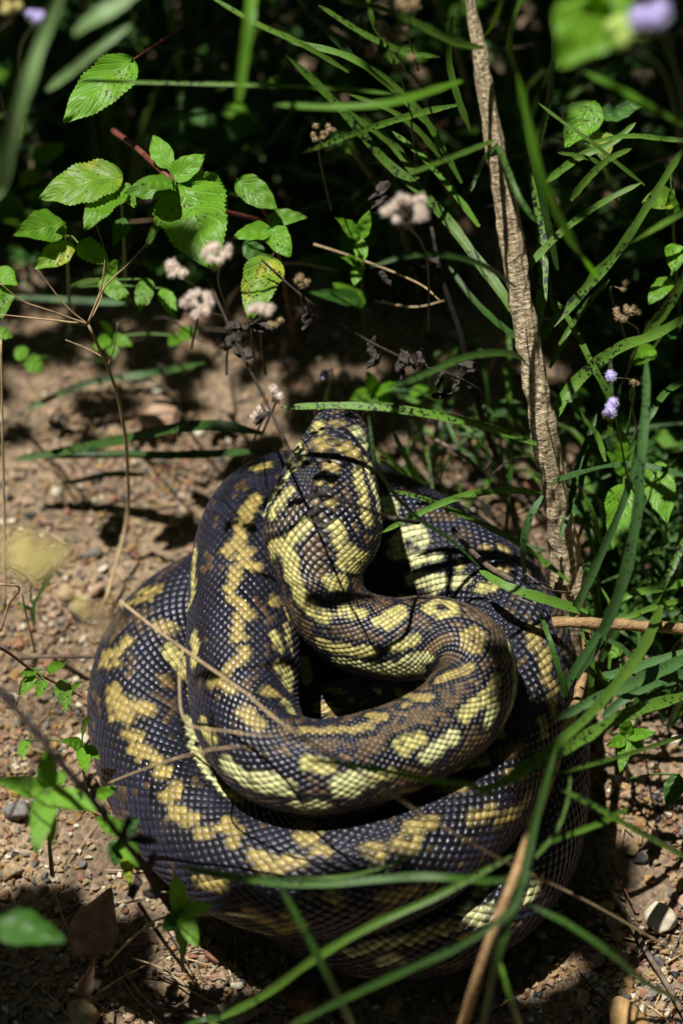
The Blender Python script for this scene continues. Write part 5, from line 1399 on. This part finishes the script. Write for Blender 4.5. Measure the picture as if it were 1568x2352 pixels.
# the stones one can tell apart: photo x, y, half width, kind, label
NAMED = [
    (1520, 2105, 50, 'white', 'large cream stone with black crust beyond the grooved twig'), (1412, 2112, 28, 'tan', 'blocky pale tan stone between coil and grooved twig'), (1418, 2145, 27, 'ochre', 'orange angular stone below the blocky tan stone'),
    (1360, 2135, 23, 'dark', 'rounded black stone at the shadow edge of the lowest coil'), (1390, 2075, 30, 'ochre', 'rough ochre stone at the right of the lowest coil'), (1450, 1945, 26, 'tan', 'round tan stone on open gravel above the reddish splinter'),
    (1420, 2195, 32, 'tan', 'long lumpy tan stone below the orange stone'), (1372, 2200, 26, 'tan', 'pointed sandy stone near the black rootlet'), (1408, 2300, 24, 'tan', 'squarish tan stone beside the black rootlet'),
    (1500, 2280, 22, 'grey', 'greenish grey stone touching the grooved twig'), (1440, 2352, 90, 'ochre', 'flat ochre slab at the front edge of the gravel'), (1445, 2255, 22, 'ochre', 'yellowish stone between tan stones and grooved twig'),
    (1560, 2030, 24, 'ochre', 'ochre stone near the cream stone with crust'), (1340, 2290, 26, 'tan', 'glossy tan pebble at the rootlet tip'), (222, 1352, 25, 'pink', 'pale pinkish block on the gravel left of the coil'),
    (150, 1355, 30, 'tan', 'tan stone in the shadow of the yellow seed head'), (215, 1265, 26, 'grey', 'dark grey stone by the straw foot'), (140, 1460, 12, 'white', 'small white chip left of the coil'),
    (400, 1195, 24, 'tan', 'sandy stone beside the left coil near the dark hollow'), (220, 1090, 26, 'grey', 'bluish white stone on the gravel under the flat blades'), (125, 1120, 20, 'white', 'cream flat chip on the gravel under the flat blades'),
    (355, 895, 24, 'white', 'pale stone below the dry straw'), (370, 970, 80, 'pink', 'large buried pinkish slab behind the flat green blades'), (20, 1130, 16, 'dark', 'blackish pebble left under the flat blades'), (235, 1300, 18, 'white', 'white pebble by the dark grey stone'),
    (1000, 890, 60, 'tan', 'blurred tan rock behind the dark twig'), (790, 870, 36, 'pink', 'blurred pinkish stone behind the head'), (1030, 820, 40, 'tan', 'blurred sandy rock beside the blackish stalk'), (1120, 960, 45, 'tan', 'blurred tan rock at the foot of the blackish stalk'),
    (1020, 985, 34, 'grey', 'blurred grey rock behind the grey twigs'), (1220, 1120, 40, 'red', 'brown rock behind the sapling'), (1450, 1300, 45, 'pink', 'pinkish rock behind the upright strap blades'),
    (905, 2310, 32, 'tan', 'angular tan stone at the front of the lowest coil'), (745, 2275, 30, 'dark', 'black rough stone in front of the lowest coil'), (545, 2262, 20, 'white', 'white oblong pebble in front of the lowest coil'), (500, 2190, 36, 'red', 'reddish lump of soil against the lowest coil'),
    (690, 2310, 45, 'red', 'flat red-brown stone in front of the lowest coil'), (190, 2330, 60, 'tan', 'broad sandy clod at the lower corner of the litter'), (300, 2230, 24, 'ochre', 'ochre stone among the bent straws'), (40, 1860, 45, 'grey', 'grey lump behind the four-leaved sprig'),
    (25, 2000, 32, 'tan', 'mossy tan stone below the four-leaved sprig'), (65, 1720, 22, 'ochre', 'ochre chip under the dark dead stalk'), (360, 2280, 20, 'ochre', 'yellow-ochre pebble near the front sprig'), (1050, 2310, 24, 'ochre', 'ochre stone near the woody stem foot'), (1180, 2300, 22, 'grey', 'grey stone near the woody stem foot'),
]
for x, y, r, kd, lab in NAMED:
    p = P(x, y, 0)
    put_stone(p.x, p.y, r * U, kd, lab, None, True, 'stone')
zones = [((-40, 760), (480, 1480), 70), ((-40, 1450), (230, 2352), 80), ((200, 2050), (1340, 2400), 55), ((1335, 1650), (1620, 2400), 75), ((830, 800), (1260, 1120), 14), ((1330, 1150), (1600, 1650), 10)]
for (xa, ya), (xb, yb), cnt in zones:
    for i in range(cnt):
        p = P(rng.uniform(xa, xb), rng.uniform(ya, yb), 0)
        r = (8 + 15 * rng.random() ** 2.0) * U
        if free_of_snake(p.x, p.y, r):
            kd = rng.choices(list(ROCK), (5, 4, 1.6, 2.2, .9, 1.6, 2))[0]
            put_stone(p.x, p.y, r, kd, SLAB[kd], kd + ' pebbles on the gravel')
# fine gravel: too many to count
gmesh = {k_: ([], []) for k_ in ROCK}
src = {k_: [([v.co.copy() for v in m_.vertices], [tuple(p.vertices) for p in m_.polygons]) for m_ in (stone_mesh('grain', f'g{k_}{i}', 9, ROCK[k_]) for i in range(4))] for k_ in ROCK}
for i in range(45500):
    x, y = rng.uniform(-.31, .31), rng.uniform(-.44, .42)
    big_ = i >= 42000
    if big_:
        zp = rng.choice(((1340, 1620, 1780, 2420), (1340, 1620, 1780, 2420), (-60, 300, 1500, 2400), (150, 1340, 2180, 2420), (-60, 440, 880, 1480)))
        zq = P(rng.uniform(zp[0], zp[1]), rng.uniform(zp[2], zp[3]), 0)
        x, y = zq.x, zq.y
        if not free_of_snake(x, y, .003):
            continue
    dens = .72 + noise.noise((x * 14, y * 14, 5)) * 1.2
    if rng.random() > dens:
        continue
    r = .0009 + .0028 * rng.random() ** 2.0
    if big_:
        r = rng.uniform(.0018, .0042)
    kd = rng.choices(list(ROCK), (5, 4, 1.6, 2.6, .9, 2, 2))[0]
    vs, fs = gmesh[kd]
    v, fc = rng.choice(src[kd])
    b_ = len(vs)
    a = rng.uniform(0, 6.28)
    ca_, sa_ = math.cos(a), math.sin(a)
    z = gz(x, y) + r * .45
    vs += [(x + (q.x * ca_ - q.y * sa_) * r, y + (q.x * sa_ + q.y * ca_) * r, z + q.z * r) for q in v]
    fs += [tuple(b_ + j for j in fq) for fq in fc]
gv_, gf_, gm_ = [], [], []
for mi, kd in enumerate(ROCK):
    b_ = len(gv_)
    gv_ += gmesh[kd][0]
    gf_ += [tuple(b_ + j for j in fq) for fq in gmesh[kd][1]]
    gm_ += [mi] * len(gmesh[kd][1])
grav = mesh_obj('gravel', gv_, gf_, ROCK['tan'], smooth=False)
for kd in list(ROCK)[1:]:
    grav.data.materials.append(ROCK[kd])
grav.data.polygons.foreach_set('material_index', gm_)
tag(grav, 'fine mixed gravel scattered over the brown soil', 'gravel', kind='stuff')

# litter: short straws and splinters lying on the soil
for i in range(120):
    x, y = (rng.uniform(-20, 560), rng.uniform(2040, 2352)) if i < 40 else ((rng.uniform(-20, 430), rng.uniform(760, 2000)) if i < 95 else (rng.uniform(1340, 1580), rng.uniform(1780, 2352)))
    p = P(x, y, 0)
    L_ = rng.uniform(.012, .04)
    a = rng.uniform(0, 6.28)
    r = rng.uniform(.0003, .0008)
    pp = []
    for t in (-.5, 0, .5):
        xx, yy = p.x + math.cos(a) * L_ * t, p.y + math.sin(a) * L_ * t * (1 + .2 * t)
        pp.append(Vector((xx, yy, gz(xx, yy) + .0018 + rng.uniform(0, .002))))
    if not free_of_snake(p.x, p.y, L_ * .4):
        continue
    o = tube('straw_bit', pp, [r, r, r * .6], M_STRAW if i % 3 else M_TWIG_GY, None, 5, n=6, origin=pp[0])
    tag(o, 'short dry straw bit lying on the soil' if i % 3 else 'short grey stick bit lying on the soil', 'straw' if i % 3 else 'stick', 'bits of straw on the soil' if i % 3 else 'bits of stick on the soil')

# ------------------------------------------------------------------ dark undergrowth behind
UNIT = []
for i in range(6):
    r_ = random.Random(100 + i)
    v, f_, uv = leaf_geo(1, r_.uniform(.5, .75), .05, droop=r_.uniform(.1, .5), n=6, rs=r_)
    me_ = bpy.data.meshes.new('leaf')
    me_.from_pydata([tuple(q) for q in v], [], f_)
    me_.polygons.foreach_set('use_smooth', [True] * len(me_.polygons))
    ul = me_.uv_layers.new(name='UVMap')
    li = np.empty(len(me_.loops), dtype=np.int32)
    me_.loops.foreach_get('vertex_index', li)
    ul.data.foreach_set('uv', np.asarray(uv, dtype=np.float32)[li].ravel())
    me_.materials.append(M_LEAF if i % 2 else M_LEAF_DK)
    UNIT.append(me_)


def shade_weed(px, py, hgt, nl, size):
    b_ = P(px, py, 0)
    b_.z = gz(b_.x, b_.y)
    o = empty('undergrowth_weed', b_)
    kind_ = ('tall ' if hgt > .075 else 'low ') + ('broad-leaved' if size > .021 else 'small-leaved') + (' sparse' if nl < 7 else ' bushy')
    tag(o, f'{kind_} green weed growing in the dark undergrowth', 'weed', 'weeds in the shaded undergrowth: ' + kind_)
    lean = Vector((rng.uniform(-.3, .3), rng.uniform(-.3, .3), 1)).normalized()
    top = b_ + lean * hgt
    mid = b_ + lean * hgt * .5 + Vector((rng.uniform(-.008, .008), rng.uniform(-.008, .008), 0))
    tube('stem', [b_, mid, top], [.0012, .001, .0006], M_GSTEM, o, 5, n=7, origin=b_)
    for i in range(nl):
        t = .35 + .65 * (i + .5) / nl
        p = b_ + (mid - b_) * min(1, t * 2) + (top - mid) * max(0, t * 2 - 1)
        lo = bpy.data.objects.new('leaf', rng.choice(UNIT))
        COL.objects.link(lo)
        lo.parent = o
        lo.location = p - b_
        s_ = size * rng.uniform(.7, 1.2)
        lo.scale = (s_, s_, s_)
        lo.rotation_euler = (rng.uniform(-.4, .4), rng.uniform(-.5, .35), i * 2.4 + rng.uniform(-.4, .4))


for i in range(66):
    px, py = rng.uniform(-80, 1640), rng.uniform(-160, 760)
    if 800 < px < 1260 and py > 640:
        continue
    shade_weed(px, py, rng.uniform(.03, .12), rng.randint(6, 9), rng.uniform(.014, .028))
for i in range(16):
    shade_weed(rng.uniform(1340, 1620), rng.uniform(700, 1500), rng.uniform(.02, .08), rng.randint(5, 8), rng.uniform(.012, .022))
for i in range(26):
    px, py = rng.uniform(-80, 1640), rng.uniform(-160, 720)
    b_ = P(px, py, 0)
    b_.z = gz(b_.x, b_.y)
    t_ = empty('grass_tuft', b_)
    tag(t_, 'grass clump standing in the dark undergrowth', 'grass tuft', 'grass clumps in the shaded undergrowth')
    for j in range(rng.randint(5, 8)):
        a = rng.uniform(0, 6.28)
        h_, out = rng.uniform(.06, .2), rng.uniform(.03, .12)
        pts = [b_ + Vector((math.cos(a) * .004, math.sin(a) * .004, 0)), b_ + Vector((math.cos(a) * out * .35, math.sin(a) * out * .35, h_ * .7)), b_ + Vector((math.cos(a) * out, math.sin(a) * out, h_ * rng.uniform(.6, 1.0)))]
        v, f_, uv = blade_geo(pts, rng.uniform(.003, .006), Vector((math.cos(a) * -.3, math.sin(a) * -.3 - .4, .8)), n=9)
        mesh_obj('blade', v, f_, rng.choice((M_BLADE_DK, M_BLADE, M_BLADE_SPOT)), t_, uv=uv, origin=pts[0])
for i in range(16):
    px, py = rng.uniform(300, 1400), rng.uniform(-60, 760)
    b_ = P(px, py, 0)
    b_.z = gz(b_.x, b_.y)
    t_ = empty('undergrowth_twig', b_)
    tag(t_, 'dead brown stalk standing in the dark undergrowth', 'dead stalk', 'dead stalks in the shaded undergrowth')
    a = rng.uniform(0, 6.28)
    h_ = rng.uniform(.06, .2)
    pts = [b_, b_ + Vector((math.cos(a) * .02, math.sin(a) * .02, h_ * .5)), b_ + Vector((math.cos(a) * .06, math.sin(a) * .05, h_))]
    tube('stalk', pts, [.0015, .0012, .0007], rng.choice((M_TWIG_GY, M_TWIG_DK, M_STRAW)), t_, 6, .3, origin=b_)

# ------------------------------------------------------------------ added leaves overhead, unseen: set along the sun to shade undergrowth and coils
sb = Vector((-.35, 1.25, 0))
sb.z = gz(sb.x, sb.y)
added_shrub = empty('added_shrub', sb)
tag(added_shrub, 'unseen leafy canopy added to shade the undergrowth and lower coils', 'added_shrub')
cv, cf, cu = [], [], []
kp = np.array([list(q) for q, _ in KEYS])
kr = np.array([r for _, r in KEYS])
SN_ = np.array(SUN)
snk = np.array(allv[::25])
clusters = []


def covers(c, rad):
    """would a leaf at c shade a point that lies in the sun?"""
    d = np.array(c) - kp
    t = d @ SN_
    off = np.linalg.norm(d - t[:, None] * SN_, axis=1)
    if np.any((t > 0) & (off < rad * .45 + kr * .35)):
        return True
    d = np.array(c) - snk
    t = d @ SN_
    off = np.linalg.norm(d - t[:, None] * SN_, axis=1)
    return bool(np.any((t > 0) & (off < rad * 1.2)))


tries = 0
rad_ = 0.017
while len(clusters) < 3000 and tries < 12000:
    tries += 1
    q = rng.random()
    if q < .62:
        px, py = rng.uniform(-350, 1900), rng.uniform(-500, 700)
    elif q < .78:
        px, py = rng.uniform(560, 1300), rng.uniform(560, 680)
    elif q < .95:
        px, py = rng.uniform(1330, 1900), rng.uniform(600, 1560)
    else:
        px, py = rng.uniform(-160, 190), rng.uniform(2080, 2450)
    g_ = P(px, py, rng.choice((0, 0, .05, .12)))
    c = g_ + SUN * (rng.uniform(.85, 1.2) if py < 1700 else rng.uniform(1.2, 1.5))
    X, Y_ = proj(c)
    if Y_ > -150 and -150 < X < 1720:
        continue
    if covers(c, rad_ * .8):
        continue
    clusters.append(c)
zones2 = [(430, 1320, 2080, 2210, .09, 120), (1235, 1345, 1690, 2060, .09, 46), (1275, 1350, 1840, 2100, .03, 34), (-120, 150, 2060, 2450, .0, 80), (180, 320, 2120, 2300, .0, 24), (880, 1240, 1060, 1300, .05, 14), (500, 660, 1020, 1110, .1, 12)]  # extra leaves added sunward of these spots to darken coils and soil
for xa, xb, ya, yb, zz, cnt in zones2:
    for i in range(cnt):
        c = P(rng.uniform(xa, xb), rng.uniform(ya, yb), zz) + SUN * rng.uniform(1.25, 1.5)
        X, Y_ = proj(c)
        if not (Y_ > -150 and -150 < X < 1720):
            clusters.append(c)
for c in clusters:
    a = rng.uniform(0, 6.28)
    tip = c + Vector((math.cos(a), math.sin(a), rng.uniform(-.3, .1))) * rad_
    bs = c - (tip - c)
    fn = orient(bs, tip, Vector((rng.uniform(-.3, .3), rng.uniform(-.3, .3), 1)))
    L_ = (tip - bs).length
    b_ = len(cv)
    for u, w in ((0, 0), (.25, .3), (.6, .3), (1, 0)):
        for sgn in (-1, 0, 1):
            cv.append(fn(Vector((u * L_, sgn * w * L_, abs(sgn) * .05 * L_))))
            cu.append((u, .5 + sgn * .5))
    for i in range(3):
        for j in range(2):
            cf.append((b_ + i * 3 + j, b_ + (i + 1) * 3 + j, b_ + (i + 1) * 3 + j + 1, b_ + i * 3 + j + 1))
fo = mesh_obj('foliage', cv, cf, M_LEAF_DK, added_shrub, uv=cu, origin=sb)
fo['kind'] = 'stuff'
tube('trunk', [sb, sb + Vector((.05, -.1, .5)), sb + Vector((.15, -.3, .95)), sb + Vector((.25, -.7, 1.1))], [.016, .013, .009, .004], M_BARK, added_shrub, 9, .2, origin=sb)
for i in range(26):
    c = rng.choice(clusters)
    s0 = sb + Vector((.1, -.2, .75))
    if c.y < .3:
        continue
    tube('branch', [s0, (s0 + c) / 2 + Vector((0, 0, .06)), c], [.006, .004, .0015], M_TWIG_GY, added_shrub, 6, .2, n=9, origin=s0)

# dense low ground cover under the thicket
cv, cf, cu = [], [], []
for i in range(5200):
    if i < 4200:
        px, py = rng.uniform(-150, 1720), rng.uniform(-220, 740)
    else:
        px, py = rng.uniform(1340, 1700), rng.uniform(650, 1480)
    edge = 640 + 130 * noise.noise((px * .006, 3.0, 0)) - (110 if 850 < px < 1240 else 0) if i < 4200 else 1480
    if py > edge:
        continue
    b_ = P(px, py, 0)
    b_.z = gz(b_.x, b_.y) + rng.uniform(.001, .03)
    a = rng.uniform(0, 6.28)
    L_ = rng.uniform(.006, .017)
    tip = b_ + Vector((math.cos(a), math.sin(a), rng.uniform(-.3, .7))) * L_
    fn = orient(b_, tip, Vector((rng.uniform(-.5, .5), rng.uniform(-.7, .3), 1)))
    w_ = rng.uniform(.18, .34)
    k0 = len(cv)
    for u, w in ((0, .03), (.22, .8), (.5, 1), (.8, .6), (1, .03)):
        for sgn in (-1, 0, 1):
            cv.append(fn(Vector((u * L_, sgn * w * w_ * L_, abs(sgn) * .08 * L_ - .2 * u * u * L_))))
            cu.append((u, .5 + sgn * .5))
    for q in range(4):
        for j in range(2):
            cf.append((k0 + q * 3 + j, k0 + (q + 1) * 3 + j, k0 + (q + 1) * 3 + j + 1, k0 + q * 3 + j + 1))
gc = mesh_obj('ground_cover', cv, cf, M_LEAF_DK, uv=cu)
tag(gc, 'dense low leaves covering the soil under the thicket', 'ground cover', kind='stuff')

# taller shrubs added beyond the frame, unseen, to cut down sky light
RING = [((-1.25, .1), 1.5, 'unseen leafy bush added at the left to block the sky'), ((1.15, .15), 1.6, 'unseen leafy bush added at the right to block the sky'), ((-.95, 1.35), 1.9, 'unseen tall bush added behind, beside the overhead canopy, to block the sky'),
        ((.45, 1.75), 2.0, 'unseen tall leafy bush added at the back to block the sky'), ((1.35, 1.2), 1.8, 'unseen bush added far behind the sapling to block the sky'), ((-1.45, -.9), 1.5, 'unseen bush added left of the viewer to block the sky'), ((1.45, -.95), 1.6, 'unseen bush added right of the viewer to block the sky')]
for (x, y), h_, lab in RING:
    b_ = Vector((x, y, gz(x, y)))
    o = empty('added_shrub', b_)
    tag(o, lab, 'added_shrub', 'added sky-blocking shrubs')
    tube('trunk', [b_, b_ + Vector((.03, .02, h_ * .5)), b_ + Vector((-.02, .04, h_ * .9))], [.022, .016, .006], M_TWIG_GY, o, 8, .2, origin=b_)
    cv, cf, cu = [], [], []
    for i in range(1500):
        t, zz = rng.uniform(0, 6.28), rng.uniform(.02, 1)
        rr_ = math.sqrt(rng.random()) * .55 * (math.sin(math.pi * (zz * .85 + .12)) ** .6)
        c = b_ + Vector((math.cos(t) * rr_, math.sin(t) * rr_, zz * h_))
        a = rng.uniform(0, 6.28)
        L_ = rng.uniform(.05, .09)
        tip = c + Vector((math.cos(a), math.sin(a), rng.uniform(-.7, .4))) * L_
        X, Y_ = proj(tip)
        if -120 < X < 1700 and -120 < Y_ < 2480:
            continue
        fn = orient(c, tip, Vector((rng.uniform(-.8, .8), rng.uniform(-.8, .8), 1)))
        k0 = len(cv)
        for u, w in ((0, .03), (.3, .26), (.65, .24), (1, .02)):
            for sgn in (-1, 0, 1):
                cv.append(fn(Vector((u * L_, sgn * w * L_, abs(sgn) * .06 * L_))))
                cu.append((u, .5 + sgn * .5))
        for q in range(3):
            for j in range(2):
                cf.append((k0 + q * 3 + j, k0 + (q + 1) * 3 + j, k0 + (q + 1) * 3 + j + 1, k0 + q * 3 + j + 1))
    fo = mesh_obj('foliage', cv, cf, M_LEAF_DK, o, uv=cu, origin=b_)
    fo['kind'] = 'stuff'

# fine grass crowding the right side of the coils
for i in range(28):
    px, py = (rng.uniform(1335, 1640), rng.uniform(1180, 1760)) if i < 20 else (rng.uniform(900, 1320), rng.uniform(1000, 1190))
    b_ = P(px, py, 0)
    b_.z = gz(b_.x, b_.y)
    t_ = empty('grass_tuft', b_)
    tag(t_, 'fine dark-spotted grass clump crowding the right side of the coils' if i < 20 else 'thin grass clump between the sapling and the coil behind the neck', 'grass tuft', 'fine grass right of the coils' if i < 20 else 'thin grass behind the neck')
    for j in range(rng.randint(4, 7)):
        a = rng.uniform(0, 6.28)
        h_, out = rng.uniform(.03, .12), rng.uniform(.02, .10)
        pts = [b_ + Vector((math.cos(a) * .003, math.sin(a) * .003, 0)), b_ + Vector((math.cos(a) * out * .4, math.sin(a) * out * .4, h_ * .75)), b_ + Vector((math.cos(a) * out, math.sin(a) * out, h_ * rng.uniform(.5, 1.0)))]
        v, f_, uv = blade_geo(pts, rng.uniform(.0018, .0042), Vector((math.cos(a) * -.3, math.sin(a) * -.3 - .4, .8)), n=9)
        mesh_obj('blade', v, f_, rng.choice((M_BLADE_DK, M_BLADE_DK, M_BLADE_SPOT)), t_, uv=uv, origin=pts[0])
for i in range(34):
    px, py = rng.uniform(250, 1250), rng.uniform(250, 900)
    b_ = P(px, py, 0)
    b_.z = gz(b_.x, b_.y)
    t_ = empty('dry_weed', b_)
    tag(t_, 'thin dry weed stalk tangled in the thicket above the snake', 'dry weed', 'thin dry weeds in the thicket')
    a = rng.uniform(0, 6.28)
    h_ = rng.uniform(.04, .17)
    q = Vector((math.cos(a), math.sin(a), 0))
    pts = [b_, b_ + q * .02 + Vector((0, 0, h_ * .45)), b_ + q * .05 + Vector((rng.uniform(-.01, .01), 0, h_ * .8)), b_ + q * .1 + Vector((0, 0, h_))]
    mt = rng.choice((M_TWIG_GY, M_TWIG_DK, M_STRAW, M_TWIG_DK))
    tube('stalk', pts, [.0011, .0009, .0007, .0004], mt, t_, 5, .3, origin=b_)
    if i % 2:
        e = pts[1] + Vector((rng.uniform(-.04, .04), rng.uniform(-.03, .03), rng.uniform(.0, .05)))
        tube('branch', [pts[1], (pts[1] + e) / 2 + Vector((0, 0, .004)), e], [.0007, .0006, .0003], mt, t_, 5, .2, origin=pts[1])

# unseen trees added so their crowns close off the sky, except towards the sun
TREES = [(60, 2.6, 'unseen sky-blocking crown added behind the thicket on the right'), (120, 2.7, 'unseen sky-blocking crown added behind the thicket on the left'), (185, 2.5, 'unseen sky-blocking crown added at the left side'), (250, 2.9, 'unseen sky-blocking crown added behind the viewer to the left'), (300, 2.8, 'unseen sky-blocking crown added behind the viewer to the right'), (0, 2.5, 'unseen sky-blocking crown added at the right side')]
for k_, (az, rd, lab) in enumerate(TREES):
    a0 = math.radians(az)
    b_ = Vector((math.cos(a0) * rd, math.sin(a0) * rd, 0))
    b_.z = gz(b_.x, b_.y)
    o = empty('added_tree', b_)
    tag(o, lab, 'added_tree', 'added sky-blocking trees')
    inw = Vector((-math.cos(a0), -math.sin(a0), 0))
    tube('trunk', [b_, b_ + inw * .1 + Vector((0, 0, 1.6)), b_ + inw * .5 + Vector((0, 0, 3.0)), b_ + inw * 1.4 + Vector((0, 0, 3.9))], [.09, .075, .05, .02], M_TWIG_GY, o, 10, .15, origin=b_)
    cv, cf, cu = [], [], []
    for i in range(1500):
        az_ = a0 + math.radians(rng.uniform(-38, 38))
        el = math.asin(min(1, rng.uniform(.03, 1)))
        rr_ = rng.uniform(3.0, 4.2)
        c = Vector((math.cos(az_) * math.cos(el), math.sin(az_) * math.cos(el), math.sin(el))) * rr_
        c.x *= .85; c.y *= .85
        t = c.dot(SUN)
        if (c - SUN * t).length < .95:
            continue
        a = rng.uniform(0, 6.28)
        L_ = rng.uniform(.18, .3)
        tip = c + Vector((math.cos(a), math.sin(a), rng.uniform(-.7, .3))).normalized() * L_
        fn = orient(c, tip, c * -1 + Vector((rng.uniform(-1, 1), rng.uniform(-1, 1), rng.uniform(-1, 1))))
        k0 = len(cv)
        for u, w in ((0, .03), (.3, .27), (.65, .25), (1, .02)):
            for sgn in (-1, 0, 1):
                cv.append(fn(Vector((u * L_, sgn * w * L_, abs(sgn) * .06 * L_))))
                cu.append((u, .5 + sgn * .5))
        for q in range(3):
            for j in range(2):
                cf.append((k0 + q * 3 + j, k0 + (q + 1) * 3 + j, k0 + (q + 1) * 3 + j + 1, k0 + q * 3 + j + 1))
    fo = mesh_obj('crown', cv, cf, M_LEAF_DK, o, uv=cu, origin=b_)
    fo['kind'] = 'stuff'
